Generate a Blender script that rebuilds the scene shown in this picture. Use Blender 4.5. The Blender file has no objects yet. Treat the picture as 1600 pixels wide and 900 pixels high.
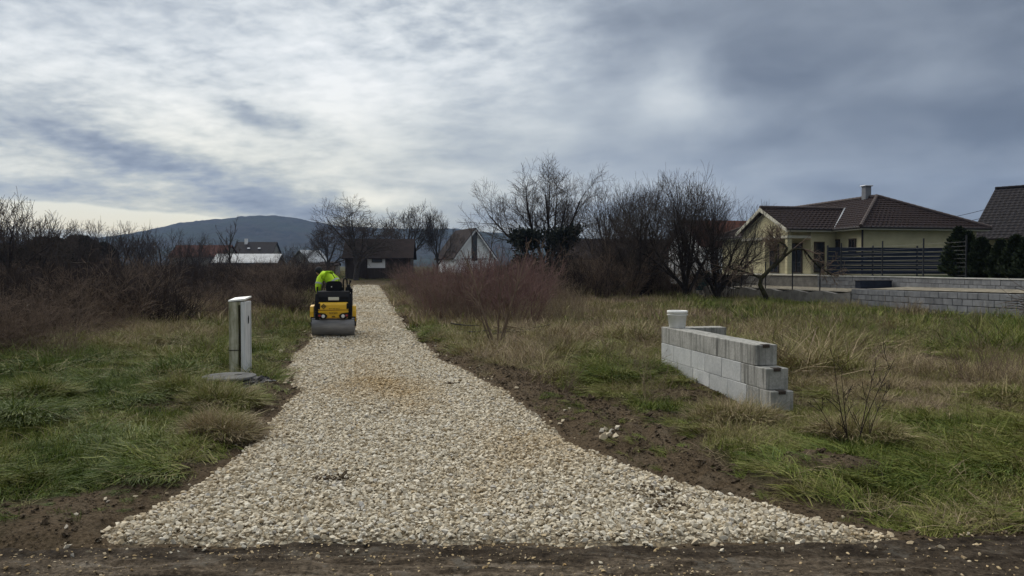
import bpy, bmesh, math, random
import numpy as np
from mathutils import Vector, Matrix

R = math.radians
SC = bpy.context.scene
COL = SC.collection

# ------------------------------------------------------------------ camera
CAM_H, FOC, PITCH = 1.67, 1155.0, math.atan(30 / 1155.0)
cam_data = bpy.data.cameras.new("camera")
cam_data.sensor_width = 36.0
cam_data.lens = 36.0 * FOC / 1600.0
cam_data.clip_start, cam_data.clip_end = 0.1, 9000
cam = bpy.data.objects.new("camera", cam_data)
cam.location = (0, 0, CAM_H)
cam.rotation_euler = (math.pi / 2 - PITCH, 0, 0)
COL.objects.link(cam)
SC.camera = cam


def ray(px, py):
    a, b = (px - 800) / FOC, (450 - py) / FOC
    return (a, math.cos(PITCH) + b * math.sin(PITCH), -math.sin(PITCH) + b * math.cos(PITCH))


def G(px, py, z=0.0):
    """point of the photograph -> point on the level z"""
    d = ray(px, py)
    t = (z - CAM_H) / d[2]
    return (d[0] * t, d[1] * t)


def at(px, py, Y):
    """point of the photograph at the distance Y"""
    d = ray(px, py)
    t = Y / d[1]
    return Vector((d[0] * t, Y, CAM_H + d[2] * t))


def azel(px, py):
    d = Vector(ray(px, py)).normalized()
    return math.atan2(d.x, d.y), math.asin(d.z)


# ------------------------------------------------------------------ node helper
class NT:
    def __init__(s, tree):
        s.t, s.n, s.l = tree, tree.nodes, tree.links

    def put(s, sock, v):
        if isinstance(v, bpy.types.NodeSocket):
            s.l.new(v, sock)
        elif v is not None:
            if hasattr(sock.default_value, '__len__') and not hasattr(v, '__len__'):
                v = (v,) * len(sock.default_value)
            if hasattr(sock.default_value, '__len__') and len(sock.default_value) == 4 and len(v) == 3:
                v = (*v, 1)
            sock.default_value = v

    def m(s, op, a, b=None, c=None, clamp=False):
        n = s.n.new('ShaderNodeMath'); n.operation = op; n.use_clamp = clamp
        for i, v in enumerate((a, b, c)):
            if v is not None: s.put(n.inputs[i], v)
        return n.outputs[0]

    def vm(s, op, a, b=None):
        n = s.n.new('ShaderNodeVectorMath'); n.operation = op
        s.put(n.inputs[0], a)
        if b is not None: s.put(n.inputs[1], b)
        return n.outputs[0]

    def comb(s, x, y, z):
        n = s.n.new('ShaderNodeCombineXYZ')
        for i, v in enumerate((x, y, z)): s.put(n.inputs[i], v)
        return n.outputs[0]

    def sep(s, v):
        n = s.n.new('ShaderNodeSeparateXYZ'); s.put(n.inputs[0], v)
        return n.outputs

    def noise(s, vec, scale, detail=4, rough=.55, dist=0.0, lac=2.0):
        n = s.n.new('ShaderNodeTexNoise')
        if vec is not None: s.put(n.inputs['Vector'], vec)
        n.inputs['Scale'].default_value = scale; n.inputs['Detail'].default_value = detail
        n.inputs['Roughness'].default_value = rough; n.inputs['Distortion'].default_value = dist
        n.inputs['Lacunarity'].default_value = lac
        return n.outputs['Fac'], n.outputs['Color']

    def voro(s, vec, scale, feature='F1', out='Distance'):
        n = s.n.new('ShaderNodeTexVoronoi'); n.feature = feature
        if vec is not None: s.put(n.inputs['Vector'], vec)
        n.inputs['Scale'].default_value = scale
        return n.outputs[out]

    def ramp(s, fac, stops, interp='LINEAR'):
        n = s.n.new('ShaderNodeValToRGB'); cr = n.color_ramp; cr.interpolation = interp
        while len(cr.elements) < len(stops): cr.elements.new(.5)
        for e, (p, c) in zip(cr.elements, stops):
            e.position = p
            e.color = (*c, 1) if hasattr(c, '__len__') else (c, c, c, 1)
        s.put(n.inputs[0], fac)
        return n.outputs[0]

    def mix(s, f, a, b, mode='MIX'):
        n = s.n.new('ShaderNodeMix'); n.data_type = 'RGBA'; n.blend_type = mode
        s.put(n.inputs[0], f); s.put(n.inputs[6], a); s.put(n.inputs[7], b)
        return n.outputs[2]

    def smooth(s, v, a, b, lo=0.0, hi=1.0):
        n = s.n.new('ShaderNodeMapRange'); n.interpolation_type = 'SMOOTHSTEP'
        s.put(n.inputs[0], v)
        for i, q in enumerate((a, b, lo, hi)): s.put(n.inputs[i + 1], q)
        return n.outputs[0]

    def coord(s, which='Object'):
        return s.n.new('ShaderNodeTexCoord').outputs[which]

    def attr(s, name, kind='GEOMETRY', out='Fac'):
        n = s.n.new('ShaderNodeAttribute'); n.attribute_name = name; n.attribute_type = kind
        return n.outputs[out]

    def rand(s):
        return s.n.new('ShaderNodeObjectInfo').outputs['Random']

    def pos(s):
        return s.n.new('ShaderNodeNewGeometry').outputs['Position']

    def bump(s, h, strength=.4, dist=.02):
        n = s.n.new('ShaderNodeBump'); n.inputs['Strength'].default_value = strength
        n.inputs['Distance'].default_value = dist
        s.put(n.inputs['Height'], h)
        return n.outputs[0]


def lin(r, g, b):
    return tuple(((c / 255) / 12.92 if c <= 10 else ((c / 255 + .055) / 1.055) ** 2.4) for c in (r, g, b))


# ------------------------------------------------------------------ sky, sun, exposure
SUN_AZ, SUN_EL = R(-40), R(40)      # behind the cloud, ahead to the left
world = bpy.data.worlds.new("World"); SC.world = world; world.use_nodes = True
world.node_tree.nodes.clear()
W = NT(world.node_tree)
dirv = W.coord('Generated')
dx, dy, dz = W.sep(dirv)
az = W.m('ARCTAN2', dx, dy)
el = W.m('ARCSINE', W.m('MAXIMUM', W.m('MINIMUM', dz, 1.0), -1.0))
up = W.m('MAXIMUM', dz, 0.0)
den = W.m('ADD', up, 0.16)
plane = W.comb(W.m('DIVIDE', dx, den), W.m('DIVIDE', dy, den), 0.0)      # the cloud deck seen from below
wf, wc = W.noise(dirv, 5.0, 5, .6)
wsx, wsy, wsz = W.sep(W.vm('SUBTRACT', wc, (.5, .5, .5)))
azw = W.m('MULTIPLY_ADD', wsx, .16, az)
elw = W.m('MULTIPLY_ADD', wsy, .07, el)


def gauss(px, py, sa, se, rot=0.0, warp=1):
    a0, e0 = azel(px, py)
    da = W.m('SUBTRACT', azw if warp else az, a0); de = W.m('SUBTRACT', elw if warp else el, e0)
    c, s_ = math.cos(R(rot)), math.sin(R(rot))
    u = W.m('DIVIDE', W.m('ADD', W.m('MULTIPLY', da, c), W.m('MULTIPLY', de, s_)), R(sa))
    v = W.m('DIVIDE', W.m('SUBTRACT', W.m('MULTIPLY', de, c), W.m('MULTIPLY', da, s_)), R(se))
    r2 = W.m('ADD', W.m('MULTIPLY', u, u), W.m('MULTIPLY', v, v))
    return W.m('EXPONENT', W.m('MULTIPLY', r2, -1.0))


rotp = W.n.new('ShaderNodeVectorRotate'); rotp.rotation_type = 'Z_AXIS'
W.put(rotp.inputs['Vector'], plane); rotp.inputs['Angle'].default_value = R(20)
pl = rotp.outputs[0]
big, _ = W.noise(W.vm('MULTIPLY', pl, (.8, 1.1, 1)), 1.0, 3, .5, .2)
mid, _ = W.noise(W.vm('MULTIPLY', pl, (2.2, 2.3, 1)), 1.0, 6, .52, .2)
soft, _ = W.noise(W.comb(W.m('MULTIPLY', az, 7.0), W.m('MULTIPLY', el, 15.0), 0.0), 1.0, 4, .5, .3)
fine, _ = W.noise(W.vm('MULTIPLY', pl, (10.0, 11.0, 1)), 1.0, 5, .55, .2)

V = W.m('MULTIPLY_ADD', gauss(380, 130, 29, 21), .34, .515)
V = W.m('MULTIPLY_ADD', gauss(1500, 60, 22, 13, 0), -.06, V)
lefty = W.smooth(az, R(18), R(-12), .30, 1.0)
V = W.m('ADD', V, W.m('MULTIPLY', W.m('SUBTRACT', big, .5), .26))
V = W.m('ADD', V, W.m('MULTIPLY', W.m('SUBTRACT', mid, .5), W.m('MULTIPLY', lefty, .40)))
V = W.m('ADD', V, W.m('MULTIPLY', W.m('SUBTRACT', soft, .5), .26))
ripple = W.m('ADD', gauss(200, 120, 20, 12, 0), gauss(700, 20, 12, 6))
V = W.m('ADD', V, W.m('MULTIPLY', W.m('SUBTRACT', fine, .52), W.m('MULTIPLY', ripple, .50)))
# single clouds and gaps of the deck
for (px, py, sa, se, rot, amt) in (
        (410, 178, 3.4, .8, -8, -.30), (330, 266, 9, 1.5, -13, -.30), (60, 213, 8, 2.0, -12, -.13), (480, 292, 5, 1.4, -14, -.16),
        (120, 292, 9, .9, -6, -.12), (440, 320, 6, .7, -4, -.10), (516, 298, 3.0, 1.2, -14, .30), (590, 308, 4, .6, 0, .20),
        (250, 218, 8, 1.2, -12, .14), (60, 258, 6, 1.0, -8, .16), (260, 160, 5, 2.0, -10, .10), (540, 110, 6, 5, 0, .06), (620, 180, 6, 3, 0, .08),
        (720, 250, 9, 4, 10, -.08), (690, 215, 4, 2, 0, -.06), (1060, 135, 3.0, 2.2, 0, .17), (820, 90, 4, 4, 0, .13), (970, 60, 3, 2.4, 0, -.03),
        (960, 210, 8, 2.4, 10, .08), (1150, 55, 7, 3.5, 0, -.06), (1330, 200, 11, 2, -6, -.05), (1030, 230, 4, 1.2, 0, -.05),
        (690, 268, 3, 1, 0, .10), (1500, 255, 10, 1.4, 0, .04), (820, 290, 8, 1.2, 0, .06), (1100, 290, 12, 1.0, 0, .06)):
    V = W.m('MULTIPLY_ADD', gauss(px, py, sa, se, rot), amt, V)
# an overcast sky brightens from the horizon to the zenith
V = W.m('ADD', V, W.smooth(el, R(20), R(60), 0.0, .45))
V = W.m('MINIMUM', W.m('MAXIMUM', V, .30), 1.0)
cloud_col = W.ramp(V, [(.28, lin(72, 81, 93)), (.42, lin(106, 114, 125)), (.56, lin(147, 155, 164)),
                       (.70, lin(188, 195, 200)), (.84, lin(227, 231, 231)), (1.0, lin(254, 255, 253))])
# warm light low on the left, where the deck thins out
warm = W.m('MULTIPLY', W.smooth(el, R(17), R(3)), gauss(330, 330, 30, 16, 0, 0))
warm = W.m('MULTIPLY', warm, W.smooth(V, .48, .75))
cloud_col = W.mix(warm, cloud_col, W.mix(1.0, cloud_col, (1.15, 1.06, .82), 'MULTIPLY'))
# the edge of the deck low on the left and the bright bank of cloud below it
en, _ = W.noise(W.comb(W.m('MULTIPLY', az, 9.0), 0.0, 0.0), 1.0, 5, .55)
e0 = azel(0, 305)[1]; e1 = azel(400, 342)[1]; a0 = azel(0, 300)[0]; a1 = azel(400, 300)[0]
edge = W.m('ADD', W.m('MULTIPLY_ADD', W.m('SUBTRACT', az, a0), (e1 - e0) / (a1 - a0), e0),
           W.m('MULTIPLY', W.m('SUBTRACT', en, .5), R(1.1)))
edge = W.m('MINIMUM', edge, R(7.5))
below = W.m('SUBTRACT', edge, el)
bn, _ = W.noise(W.comb(W.m('MULTIPLY', az, 14.0), W.m('MULTIPLY', el, 70.0), 0.0), 1.0, 4, .6, .6)
depth = W.m('MULTIPLY_ADD', W.m('SUBTRACT', bn, .5), R(1.2), below)
bank = W.ramp(W.m('DIVIDE', depth, R(3.6)), [(0.0, lin(255, 250, 222)), (.45, lin(253, 240, 203)),
                                             (.62, lin(203, 208, 204)), (1.0, lin(160, 172, 186))])
gap = W.m('MULTIPLY', W.smooth(below, 0.0, R(.22)), W.smooth(az, a1 + R(2), a1 - R(3)))
gap = W.m('MULTIPLY', gap, W.smooth(az, R(-95), R(-60)))
sky_col = W.mix(gap, cloud_col, bank)
bg_c = W.n.new('ShaderNodeBackground'); W.put(bg_c.inputs[0], sky_col); bg_c.inputs[1].default_value = 0.51
nish = W.n.new('ShaderNodeTexSky'); nish.sky_type = 'NISHITA'; nish.sun_disc = False
nish.sun_elevation = SUN_EL; nish.sun_rotation = SUN_AZ
bg_s = W.n.new('ShaderNodeBackground'); W.put(bg_s.inputs[0], nish.outputs[0]); bg_s.inputs[1].default_value = 0.05
mixs = W.n.new('ShaderNodeMixShader'); mixs.inputs[0].default_value = .93
W.l.new(bg_s.outputs[0], mixs.inputs[1]); W.l.new(bg_c.outputs[0], mixs.inputs[2])
W.l.new(mixs.outputs[0], W.n.new('ShaderNodeOutputWorld').inputs[0])

sun_d = bpy.data.lights.new("sun", 'SUN'); sun_d.energy = 1.5; sun_d.angle = R(50); sun_d.color = (1.0, .95, .86)
sun = bpy.data.objects.new("sun", sun_d); COL.objects.link(sun)
sd = Vector((math.sin(SUN_AZ) * math.cos(SUN_EL), math.cos(SUN_AZ) * math.cos(SUN_EL), math.sin(SUN_EL)))
sun.rotation_euler = (-sd).to_track_quat('-Z', 'Y').to_euler()
SC.view_settings.view_transform = 'Standard'; SC.view_settings.look = 'None'
SC.view_settings.exposure = 1.02; SC.view_settings.gamma = 1.0

# ------------------------------------------------------------------ mesh helpers


def tag(o, label=None, cat=None, group=None, kind=None):
    if label: o['label'] = label
    if cat: o['category'] = cat
    if group: o['group'] = group
    if kind: o['kind'] = kind
    return o


def link(name, me, mat=None, parent=None, loc=None, rot=None):
    o = bpy.data.objects.new(name, me)
    if mat is not None and not me.materials:
        for q in (mat if isinstance(mat, (list, tuple)) else [mat]): me.materials.append(q)
    COL.objects.link(o)
    if parent: o.parent = parent
    if loc is not None: o.location = loc
    if rot is not None: o.rotation_euler = rot
    return o


def empty(name, loc, rz=0.0, label=None, cat=None, group=None):
    o = bpy.data.objects.new(name, None); o.empty_display_size = .2
    COL.objects.link(o); o.location = loc; o.rotation_euler = (0, 0, rz)
    return tag(o, label, cat, group)


def np_mesh(name, verts, faces, smooth=False, attrs=None, matidx=None):
    """faces: (n,3) or (n,4) int array, or a list of such arrays"""
    me = bpy.data.meshes.new(name)
    fs = [np.asarray(f, np.int32) for f in (faces if isinstance(faces, list) else [faces]) if len(f)]
    verts = np.asarray(verts, np.float32)
    me.vertices.add(len(verts)); me.vertices.foreach_set('co', verts.ravel())
    lv = np.concatenate([f.ravel() for f in fs]); tot = np.concatenate([np.full(len(f), f.shape[1], np.int32) for f in fs])
    me.loops.add(len(lv)); me.loops.foreach_set('vertex_index', lv)
    me.polygons.add(len(tot))
    st = np.zeros(len(tot), np.int32); st[1:] = np.cumsum(tot)[:-1]
    me.polygons.foreach_set('loop_start', st)
    if matidx is not None: me.polygons.foreach_set('material_index', np.asarray(matidx, np.int32))
    me.polygons.foreach_set('use_smooth', np.full(len(tot), bool(smooth)))
    for k, v in (attrs or {}).items():
        v = np.asarray(v, np.float32)
        if v.ndim == 1:
            me.attributes.new(k, 'FLOAT', 'POINT').data.foreach_set('value', v)
        else:
            me.attributes.new(k, 'FLOAT_VECTOR', 'POINT').data.foreach_set('vector', v.ravel())
    me.update(calc_edges=True)
    return me


class MB:
    """collects boxes, tubes and polygons; build() links them as one mesh object"""
    def __init__(s): s.bm = bmesh.new()

    def box(s, c, size, rot=(0, 0, 0), bevel=0.0, taper=None, jit=0.0, rng=random):
        m = Matrix.Translation(c) @ __import__('mathutils').Euler(rot).to_matrix().to_4x4() @ Matrix.Diagonal((*size, 1))
        r = bmesh.ops.create_cube(s.bm, size=1.0)
        vs = r['verts']
        if taper:
            for v in vs:
                if v.co.z > 0: v.co.x *= taper[0]; v.co.y *= taper[1]
        for v in vs:
            v.co = m @ v.co
            if jit: v.co += Vector((rng.uniform(-jit, jit), rng.uniform(-jit, jit), rng.uniform(-jit, jit)))
        if bevel:
            es = list({e for v in vs for e in v.link_edges})
            bmesh.ops.bevel(s.bm, geom=es, offset=bevel, segments=1, affect='EDGES', clamp_overlap=True)
        return s

    def poly(s, vs, fs):
        bv = [s.bm.verts.new(v) for v in vs]
        for f in fs: s.bm.faces.new([bv[i] for i in f])
        return s

    def prism(s, pts, off):
        """planar polygon pts pushed along off"""
        n = len(pts); off = Vector(off)
        vs = [Vector(p) for p in pts] + [Vector(p) + off for p in pts]
        s.poly(vs, [list(range(n))[::-1], list(range(n, 2 * n))] + [[i, (i + 1) % n, n + (i + 1) % n, n + i] for i in range(n)])
        return s

    def tube(s, pts, rad, n=8, caps=True):
        pts = [Vector(p) for p in pts]
        rad = rad if hasattr(rad, '__len__') else [rad] * len(pts)
        rings = []
        ref = None
        for i, p in enumerate(pts):
            t = (pts[min(i + 1, len(pts) - 1)] - pts[max(i - 1, 0)]).normalized()
            if ref is None: ref = Vector((0, 0, 1)) if abs(t.z) < .9 else Vector((1, 0, 0))
            u = (ref - t * ref.dot(t)).normalized(); ref = u; v = t.cross(u)
            rings.append([s.bm.verts.new(p + (u * math.cos(2 * math.pi * k / n) + v * math.sin(2 * math.pi * k / n)) * rad[i]) for k in range(n)])
        for a, b in zip(rings, rings[1:]):
            for k in range(n): s.bm.faces.new((a[k], a[(k + 1) % n], b[(k + 1) % n], b[k]))
        if caps:
            s.bm.faces.new(rings[0][::-1]); s.bm.faces.new(rings[-1])
        return s

    def lathe(s, prof, n=32, axis='z', c=(0, 0, 0)):
        c = Vector(c); rings = []
        for (r, h) in prof:
            ring = []
            for k in range(n):
                a = 2 * math.pi * k / n
                p = (r * math.cos(a), r * math.sin(a), h) if axis == 'z' else (h, r * math.cos(a), r * math.sin(a))
                ring.append(s.bm.verts.new(c + Vector(p)))
            rings.append(ring)
        for a, b in zip(rings, rings[1:]):
            for k in range(n): s.bm.faces.new((a[k], a[(k + 1) % n], b[(k + 1) % n], b[k]))
        return s

    def mesh(s, name, smooth=False):
        bmesh.ops.recalc_face_normals(s.bm, faces=s.bm.faces)
        me = bpy.data.meshes.new(name); s.bm.to_mesh(me); s.bm.free()
        if smooth:
            me.polygons.foreach_set('use_smooth', [True] * len(me.polygons))
        return me

    def build(s, name, mat, parent=None, smooth=False, loc=None, rot=None):
        return link(name, s.mesh(name, smooth), mat, parent, loc, rot)


def copy_tree(o, parent=None):
    c = o.copy(); COL.objects.link(c)
    if parent: c.parent = parent
    for ch in o.children: copy_tree(ch, c)
    return c


# ------------------------------------------------------------------ noise in numpy


def _hash(ix, iy, seed):
    h = (ix.astype(np.int64) * 374761393 + iy.astype(np.int64) * 668265263 + seed * 974634777) & 0xFFFFFFFF
    h = ((h ^ (h >> 13)) * 1274126177) & 0xFFFFFFFF
    return ((h ^ (h >> 16)) & 0xFFFF) / 65535.0


def vnoise(x, y, seed=0):
    x = np.asarray(x, float); y = np.asarray(y, float)
    ix, iy = np.floor(x), np.floor(y); fx, fy = x - ix, y - iy
    fx = fx * fx * (3 - 2 * fx); fy = fy * fy * (3 - 2 * fy)
    a, b, c, d = _hash(ix, iy, seed), _hash(ix + 1, iy, seed), _hash(ix, iy + 1, seed), _hash(ix + 1, iy + 1, seed)
    return (a * (1 - fx) + b * fx) * (1 - fy) + (c * (1 - fx) + d * fx) * fy


def fbm(x, y, seed=0, octv=4):
    s, a, t = 0, 1.0, 0
    for k in range(octv):
        s = s + a * vnoise(np.asarray(x) * 2 ** k + 17.3 * k, np.asarray(y) * 2 ** k - 9.1 * k, seed + k); t += a; a *= .5
    return s / t


def sstep(v, a, b):
    t = np.clip((np.asarray(v, float) - a) / (b - a), 0, 1)
    return t * t * (3 - 2 * t)

# ------------------------------------------------------------------ materials


def material(name, fn, rough=.8, spec=.3, metal=0.0):
    m = bpy.data.materials.new(name); m.use_nodes = True
    nt = m.node_tree; nt.nodes.clear(); N = NT(nt)
    out = nt.nodes.new('ShaderNodeOutputMaterial'); b = nt.nodes.new('ShaderNodeBsdfPrincipled')
    nt.links.new(b.outputs[0], out.inputs[0])
    b.inputs['Roughness'].default_value = rough; b.inputs['Metallic'].default_value = metal
    b.inputs['Specular IOR Level'].default_value = spec
    col, nrm = fn(N)
    N.put(b.inputs['Base Color'], col)
    if nrm is not None: N.put(b.inputs['Normal'], nrm)
    return m


def speckle(c1, c2, scale=6.0, detail=6, lo=.3, hi=.7, bump=.0, bscale=60, bdist=.005, per=0.0, stretch=(1, 1, 1)):
    """two tones mixed by noise, fine relief, and a tone of its own for each object"""
    def fn(N):
        co = N.vm('MULTIPLY', N.coord('Object'), stretch)
        if per:
            co = N.vm('ADD', co, N.comb(N.m('MULTIPLY', N.rand(), 37.0), N.m('MULTIPLY', N.rand(), 91.0), 0.0))
        f, _ = N.noise(co, scale, detail, .62)
        c = N.ramp(f, [(lo, c1), (hi, c2)])
        if per:
            k = N.m('MULTIPLY_ADD', N.m('SUBTRACT', N.rand(), .5), per, 1.0)
            c = N.mix(1.0, c, N.comb(k, k, k), 'MULTIPLY')
        nb = None
        if bump:
            g, _ = N.noise(co, bscale, 4, .6)
            nb = N.bump(g, bump, bdist)
        return c, nb
    return fn


def plain(c, dirt=.25, scale=9):
    d = tuple(q * (1 - dirt) for q in c)
    return speckle(d, c, scale)


M = {}
M['black_plastic'] = material('black_plastic', plain((.010, .011, .014), .3), .75, .15)
M['dark_metal'] = material('dark_metal', plain((.02, .022, .026), .3), .5)
M['yellow_paint'] = material('yellow_paint', plain((.78, .46, .02), .18, 5), .42, .45)
M['white_plastic'] = material('white_plastic', speckle((.72, .72, .69), (.86, .86, .83), 7, 6, .35, .6), .5)
M['drum_steel'] = material('drum_steel', speckle((.16, .16, .17), (.34, .34, .35), 3.5, 8, .3, .7, .15, 40, .004, 0, (.4, 2, 2)), .55, .5, .35)
M['hivis'] = material('hivis', speckle((.40, .66, .02), (.66, .92, .05), 7, 4, .3, .7, .6, 11, .03), .8)
M['silver_tape'] = material('silver_tape', plain((.42, .44, .46), .2), .5)
M['skin'] = material('skin', plain((.45, .26, .18), .15), .6)
M['dark_cloth'] = material('dark_cloth', plain((.018, .019, .026), .3, 20), .9)
M['lamp_glass'] = material('lamp_glass', plain((.70, .70, .70), .1), .15, .6)
M['red_lens'] = material('red_lens', plain((.30, .02, .02), .2), .2, .6)
M['plate_white'] = material('plate_white', plain((.62, .60, .50), .15, 30), .5)
M['black_print'] = material('black_print', plain((.012, .012, .012), .1), .6)

# ------------------------------------------------------------------ lie of the land
RIGHT_PX = [(592, 446), (606, 466), (622, 490), (655, 530), (690, 560), (795, 611), (840, 645), (900, 695), (1000, 735), (1138, 772), (1290, 813), (1440, 850)]
LEFT_PX = [(553, 446), (533, 466), (514, 490), (482, 530), (450, 568), (458, 592), (463, 612), (442, 640), (392, 700), (307, 752), (250, 788), (162, 832), (190, 853)]
_r = np.array([G(*p) for p in RIGHT_PX])[::-1]; _l = np.array([G(*p) for p in LEFT_PX])[::-1]
ROAD_Y0, ROAD_Y1 = 4.44, 74.0


def edge_wob(y, s):
    return (fbm(y * 1.6, y * 0 + s, 5 + s) - .5) * .30 * np.clip(1.3 - np.asarray(y) / 40, .3, 1)


def XR(y): return np.interp(y, _r[:, 1], _r[:, 0]) + edge_wob(y, 1)
def XL(y): return np.interp(y, _l[:, 1], _l[:, 0]) + edge_wob(y, 2)


WALLX = [(8, 16.6), (23.2, 16.1), (33, 15.15), (43, 12.4), (75, 5.0), (110, -3)]      # garden boundary on the right
_wl = np.array(WALLX, float)


def XW(y): return np.interp(y, _wl[:, 0], _wl[:, 1])


def road_in(x, y):
    """> 0 inside the gravel (metres from its nearest side)"""
    d = np.minimum(x - XL(y), XR(y) - x)
    d = np.minimum(d, y - (ROAD_Y0 + (fbm(x * 2.2, x * 0, 31) - .5) * .14))
    return np.minimum(d, ROAD_Y1 - y)


def track_edge(x):
    """far side of the dirt track that crosses in front"""
    return 4.42 + (fbm(np.asarray(x) * .9, np.asarray(x) * 0, 77) - .5) * .35 + .25 * sstep(np.abs(np.asarray(x) + .1), 2.3, 5)


SOIL_MOUNDS = [(1300, 742, .55, .16), (425, 604, .35, .08), (110, 830, .5, .05)]


def macro(x, y):
    return .75 * sstep(y, 76, 100) + np.clip(np.asarray(y) - 100, 0, 400) * .006


def height(x, y):
    x = np.asarray(x, float); y = np.asarray(y, float)
    d = road_in(x, y)
    off = sstep(-d, .05, .6)
    near = 1 - sstep(y, 30, 60)
    h = macro(x, y)
    h = h + off * ((fbm(x * .22, y * .22, 1) - .5) * .26 + (fbm(x * .9, y * .9, 2) - .5) * .16 * near + (fbm(x * 3.1, y * 3.1, 3, 3) - .5) * .07 * near)
    dr = x - XR(y); dl = XL(y) - x
    fz = sstep(y, 4.9, 5.8) * (1 - sstep(y, 13, 26))
    h = h + fz * (.13 * np.exp(-((dr - .42) / .25) ** 2) + .05 * np.exp(-((dl - .4) / .22) ** 2)) * (.5 + fbm(x * 2.5, y * 2.5, 8))
    # scraped hollow with wheel ruts on the right
    sc = soil_patch(x, y)
    bd = soil_patch(x, y, True)
    h = h - sc * (.03 + .065 * np.exp(-((bd - .10) / .06) ** 2) + .055 * np.exp(-((bd - .38) / .06) ** 2)) + sc * (fbm(x * 5, y * 5, 12, 3) - .5) * .06
    for (px, py, rr, a) in SOIL_MOUNDS:
        gx, gy = G(px, py); h = h + a * np.exp(-(((x - gx) / rr) ** 2 + ((y - gy) / (rr * .8)) ** 2)) * (.6 + .8 * fbm(x * 7, y * 7, 14, 3))
    qx, qy = G(368, 589); h = h - .17 * np.exp(-(((x - qx) / 1.0) ** 2 + ((y - qy) / 1.2) ** 2))
    h = h - .13 * np.exp(-(((x - 3.05) / 1.0) ** 2 + ((y - 8.9) / 1.1) ** 2))
    # rougher, rising slightly left of the verge
    h = h + .08 * sstep(dl, .6, 3.0) * near + .06 * sstep(dr, .9, 3.0) * near * (1 - sstep(y, 12, 20))
    t = sstep(track_edge(x) - y, -.10, .25)
    h = h * (1 - t) + t * (-.02 + (fbm(x * 1.3, y * 7, 21, 4) - .5) * .03)
    h = np.where(d > 0, macro(x, y) - .05 * sstep(d, 0, .12), h)
    return h


def soil_patch(x, y, dist=False):
    """bare scraped soil on the right, m from the middle line of the patch"""
    pts = np.array([G(p, q) for p, q in ((800, 583), (900, 628), (985, 655), (1010, 690), (1100, 740))])
    best = np.full(np.shape(x), 9.0)
    for (ax, ay), (bx, by) in zip(pts, pts[1:]):
        t = np.clip(((x - ax) * (bx - ax) + (y - ay) * (by - ay)) / ((bx - ax) ** 2 + (by - ay) ** 2), 0, 1)
        best = np.minimum(best, np.hypot(x - ax - t * (bx - ax), y - ay - t * (by - ay)))
    if dist: return best
    w = .42 + (fbm(x * 1.7, y * 1.7, 33) - .5) * .5
    return 1 - sstep(best, w * .6, w * 1.25)


def dirt(x, y):
    d = -road_in(x, y)
    dr = x - XR(y); dl = XL(y) - x
    n = fbm(x * 1.4, y * 1.4, 41)
    nf = fbm(x * 6, y * 6, 42, 3)
    band = np.where(dr > 0, .26 + .55 * (1 - sstep(y, 8, 18)) * (n), .08 + .38 * n * (1 - sstep(y, 14, 30)))
    band = np.where(y > 40, .35, band)
    v = 1 - sstep(d + (nf - .5) * .6, band * .4, band * 1.3)
    v = np.maximum(v, soil_patch(x, y))
    v = np.maximum(v, sstep(track_edge(x) - y + (nf - .5) * .6, -.35, .1))
    for (px, py, rr, a) in SOIL_MOUNDS:
        gx, gy = G(px, py); v = np.maximum(v, 1 - sstep(np.hypot(x - gx, (y - gy) * 1.2) + (nf - .5) * .6, rr * .5, rr))
    # the muddy corner where the drive meets the track
    gx, gy = G(150, 800); v = np.maximum(v, 1 - sstep(np.hypot((x - gx) * .7, y - gy) + (nf - .5) * .7, .3, .75))
    v = np.maximum(v, .75 * sstep(fbm(x * .8, y * .8, 55), .66, .74))
    # bare end of the drive
    v = np.maximum(v, .8 * (1 - sstep(np.hypot((x - G(600, 440)[0]) * .9, y - 78) + (nf - .5) * 6, 6, 13)))
    return np.clip(v, 0, 1)


def dry(x, y):
    """0 lush green ... .5 yellowing ... .8 straw ... 1 dead brown"""
    dr = x - XR(y); dl = XL(y) - x
    n = fbm(x * .35, y * .35, 61) - .5; n2 = fbm(x * 1.3, y * 1.3, 62) - .5
    lft = .15 + .58 * sstep(y, 12, 21) + .12 * sstep(y, 20, 40)
    lft = lft - .40 * (1 - sstep(dl, 1.2, 3.6)) * sstep(y, 13, 17) * (1 - sstep(y, 40, 60))
    rgt = .33 + .22 * sstep(y, 8, 11) - .30 * sstep(x, 5.5, 9) * sstep(y, 9, 15)
    gx, gy = G(960, 590); rgt = rgt - .42 * np.exp(-(((x - gx) / 1.0) ** 2 + ((y - gy) / 1.6) ** 2))
    gx, gy = G(1050, 640); rgt = rgt - .30 * np.exp(-(((x - gx) / 1.0) ** 2 + ((y - gy) / .9) ** 2))
    gx, gy = G(1500, 720); rgt = rgt - .22 * np.exp(-(((x - gx) / 1.6) ** 2 + ((y - gy) / 1.2) ** 2))
    rgt = rgt + .10 * sstep(y, 24, 40)
    v = np.where(dl > 0, lft, rgt)
    v = np.where((dl < 0) & (dr < 0), .6, v)
    v = np.where(y > 74, .45, v)
    return np.clip(v + n * .85 + n2 * .75, 0, 1)


def axis_steps(lo, hi, a, b, fine, grow=1.13, maxstep=160):
    mid = list(np.arange(a, b, fine)); right = []; v, s = mid[-1], fine
    while v < hi: s = min(s * grow, maxstep); v += s; right.append(v)
    left = []; v, s = mid[0], fine
    while v > lo: s = min(s * grow, maxstep); v -= s; left.append(v)
    return np.array(left[::-1] + mid + right)


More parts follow.
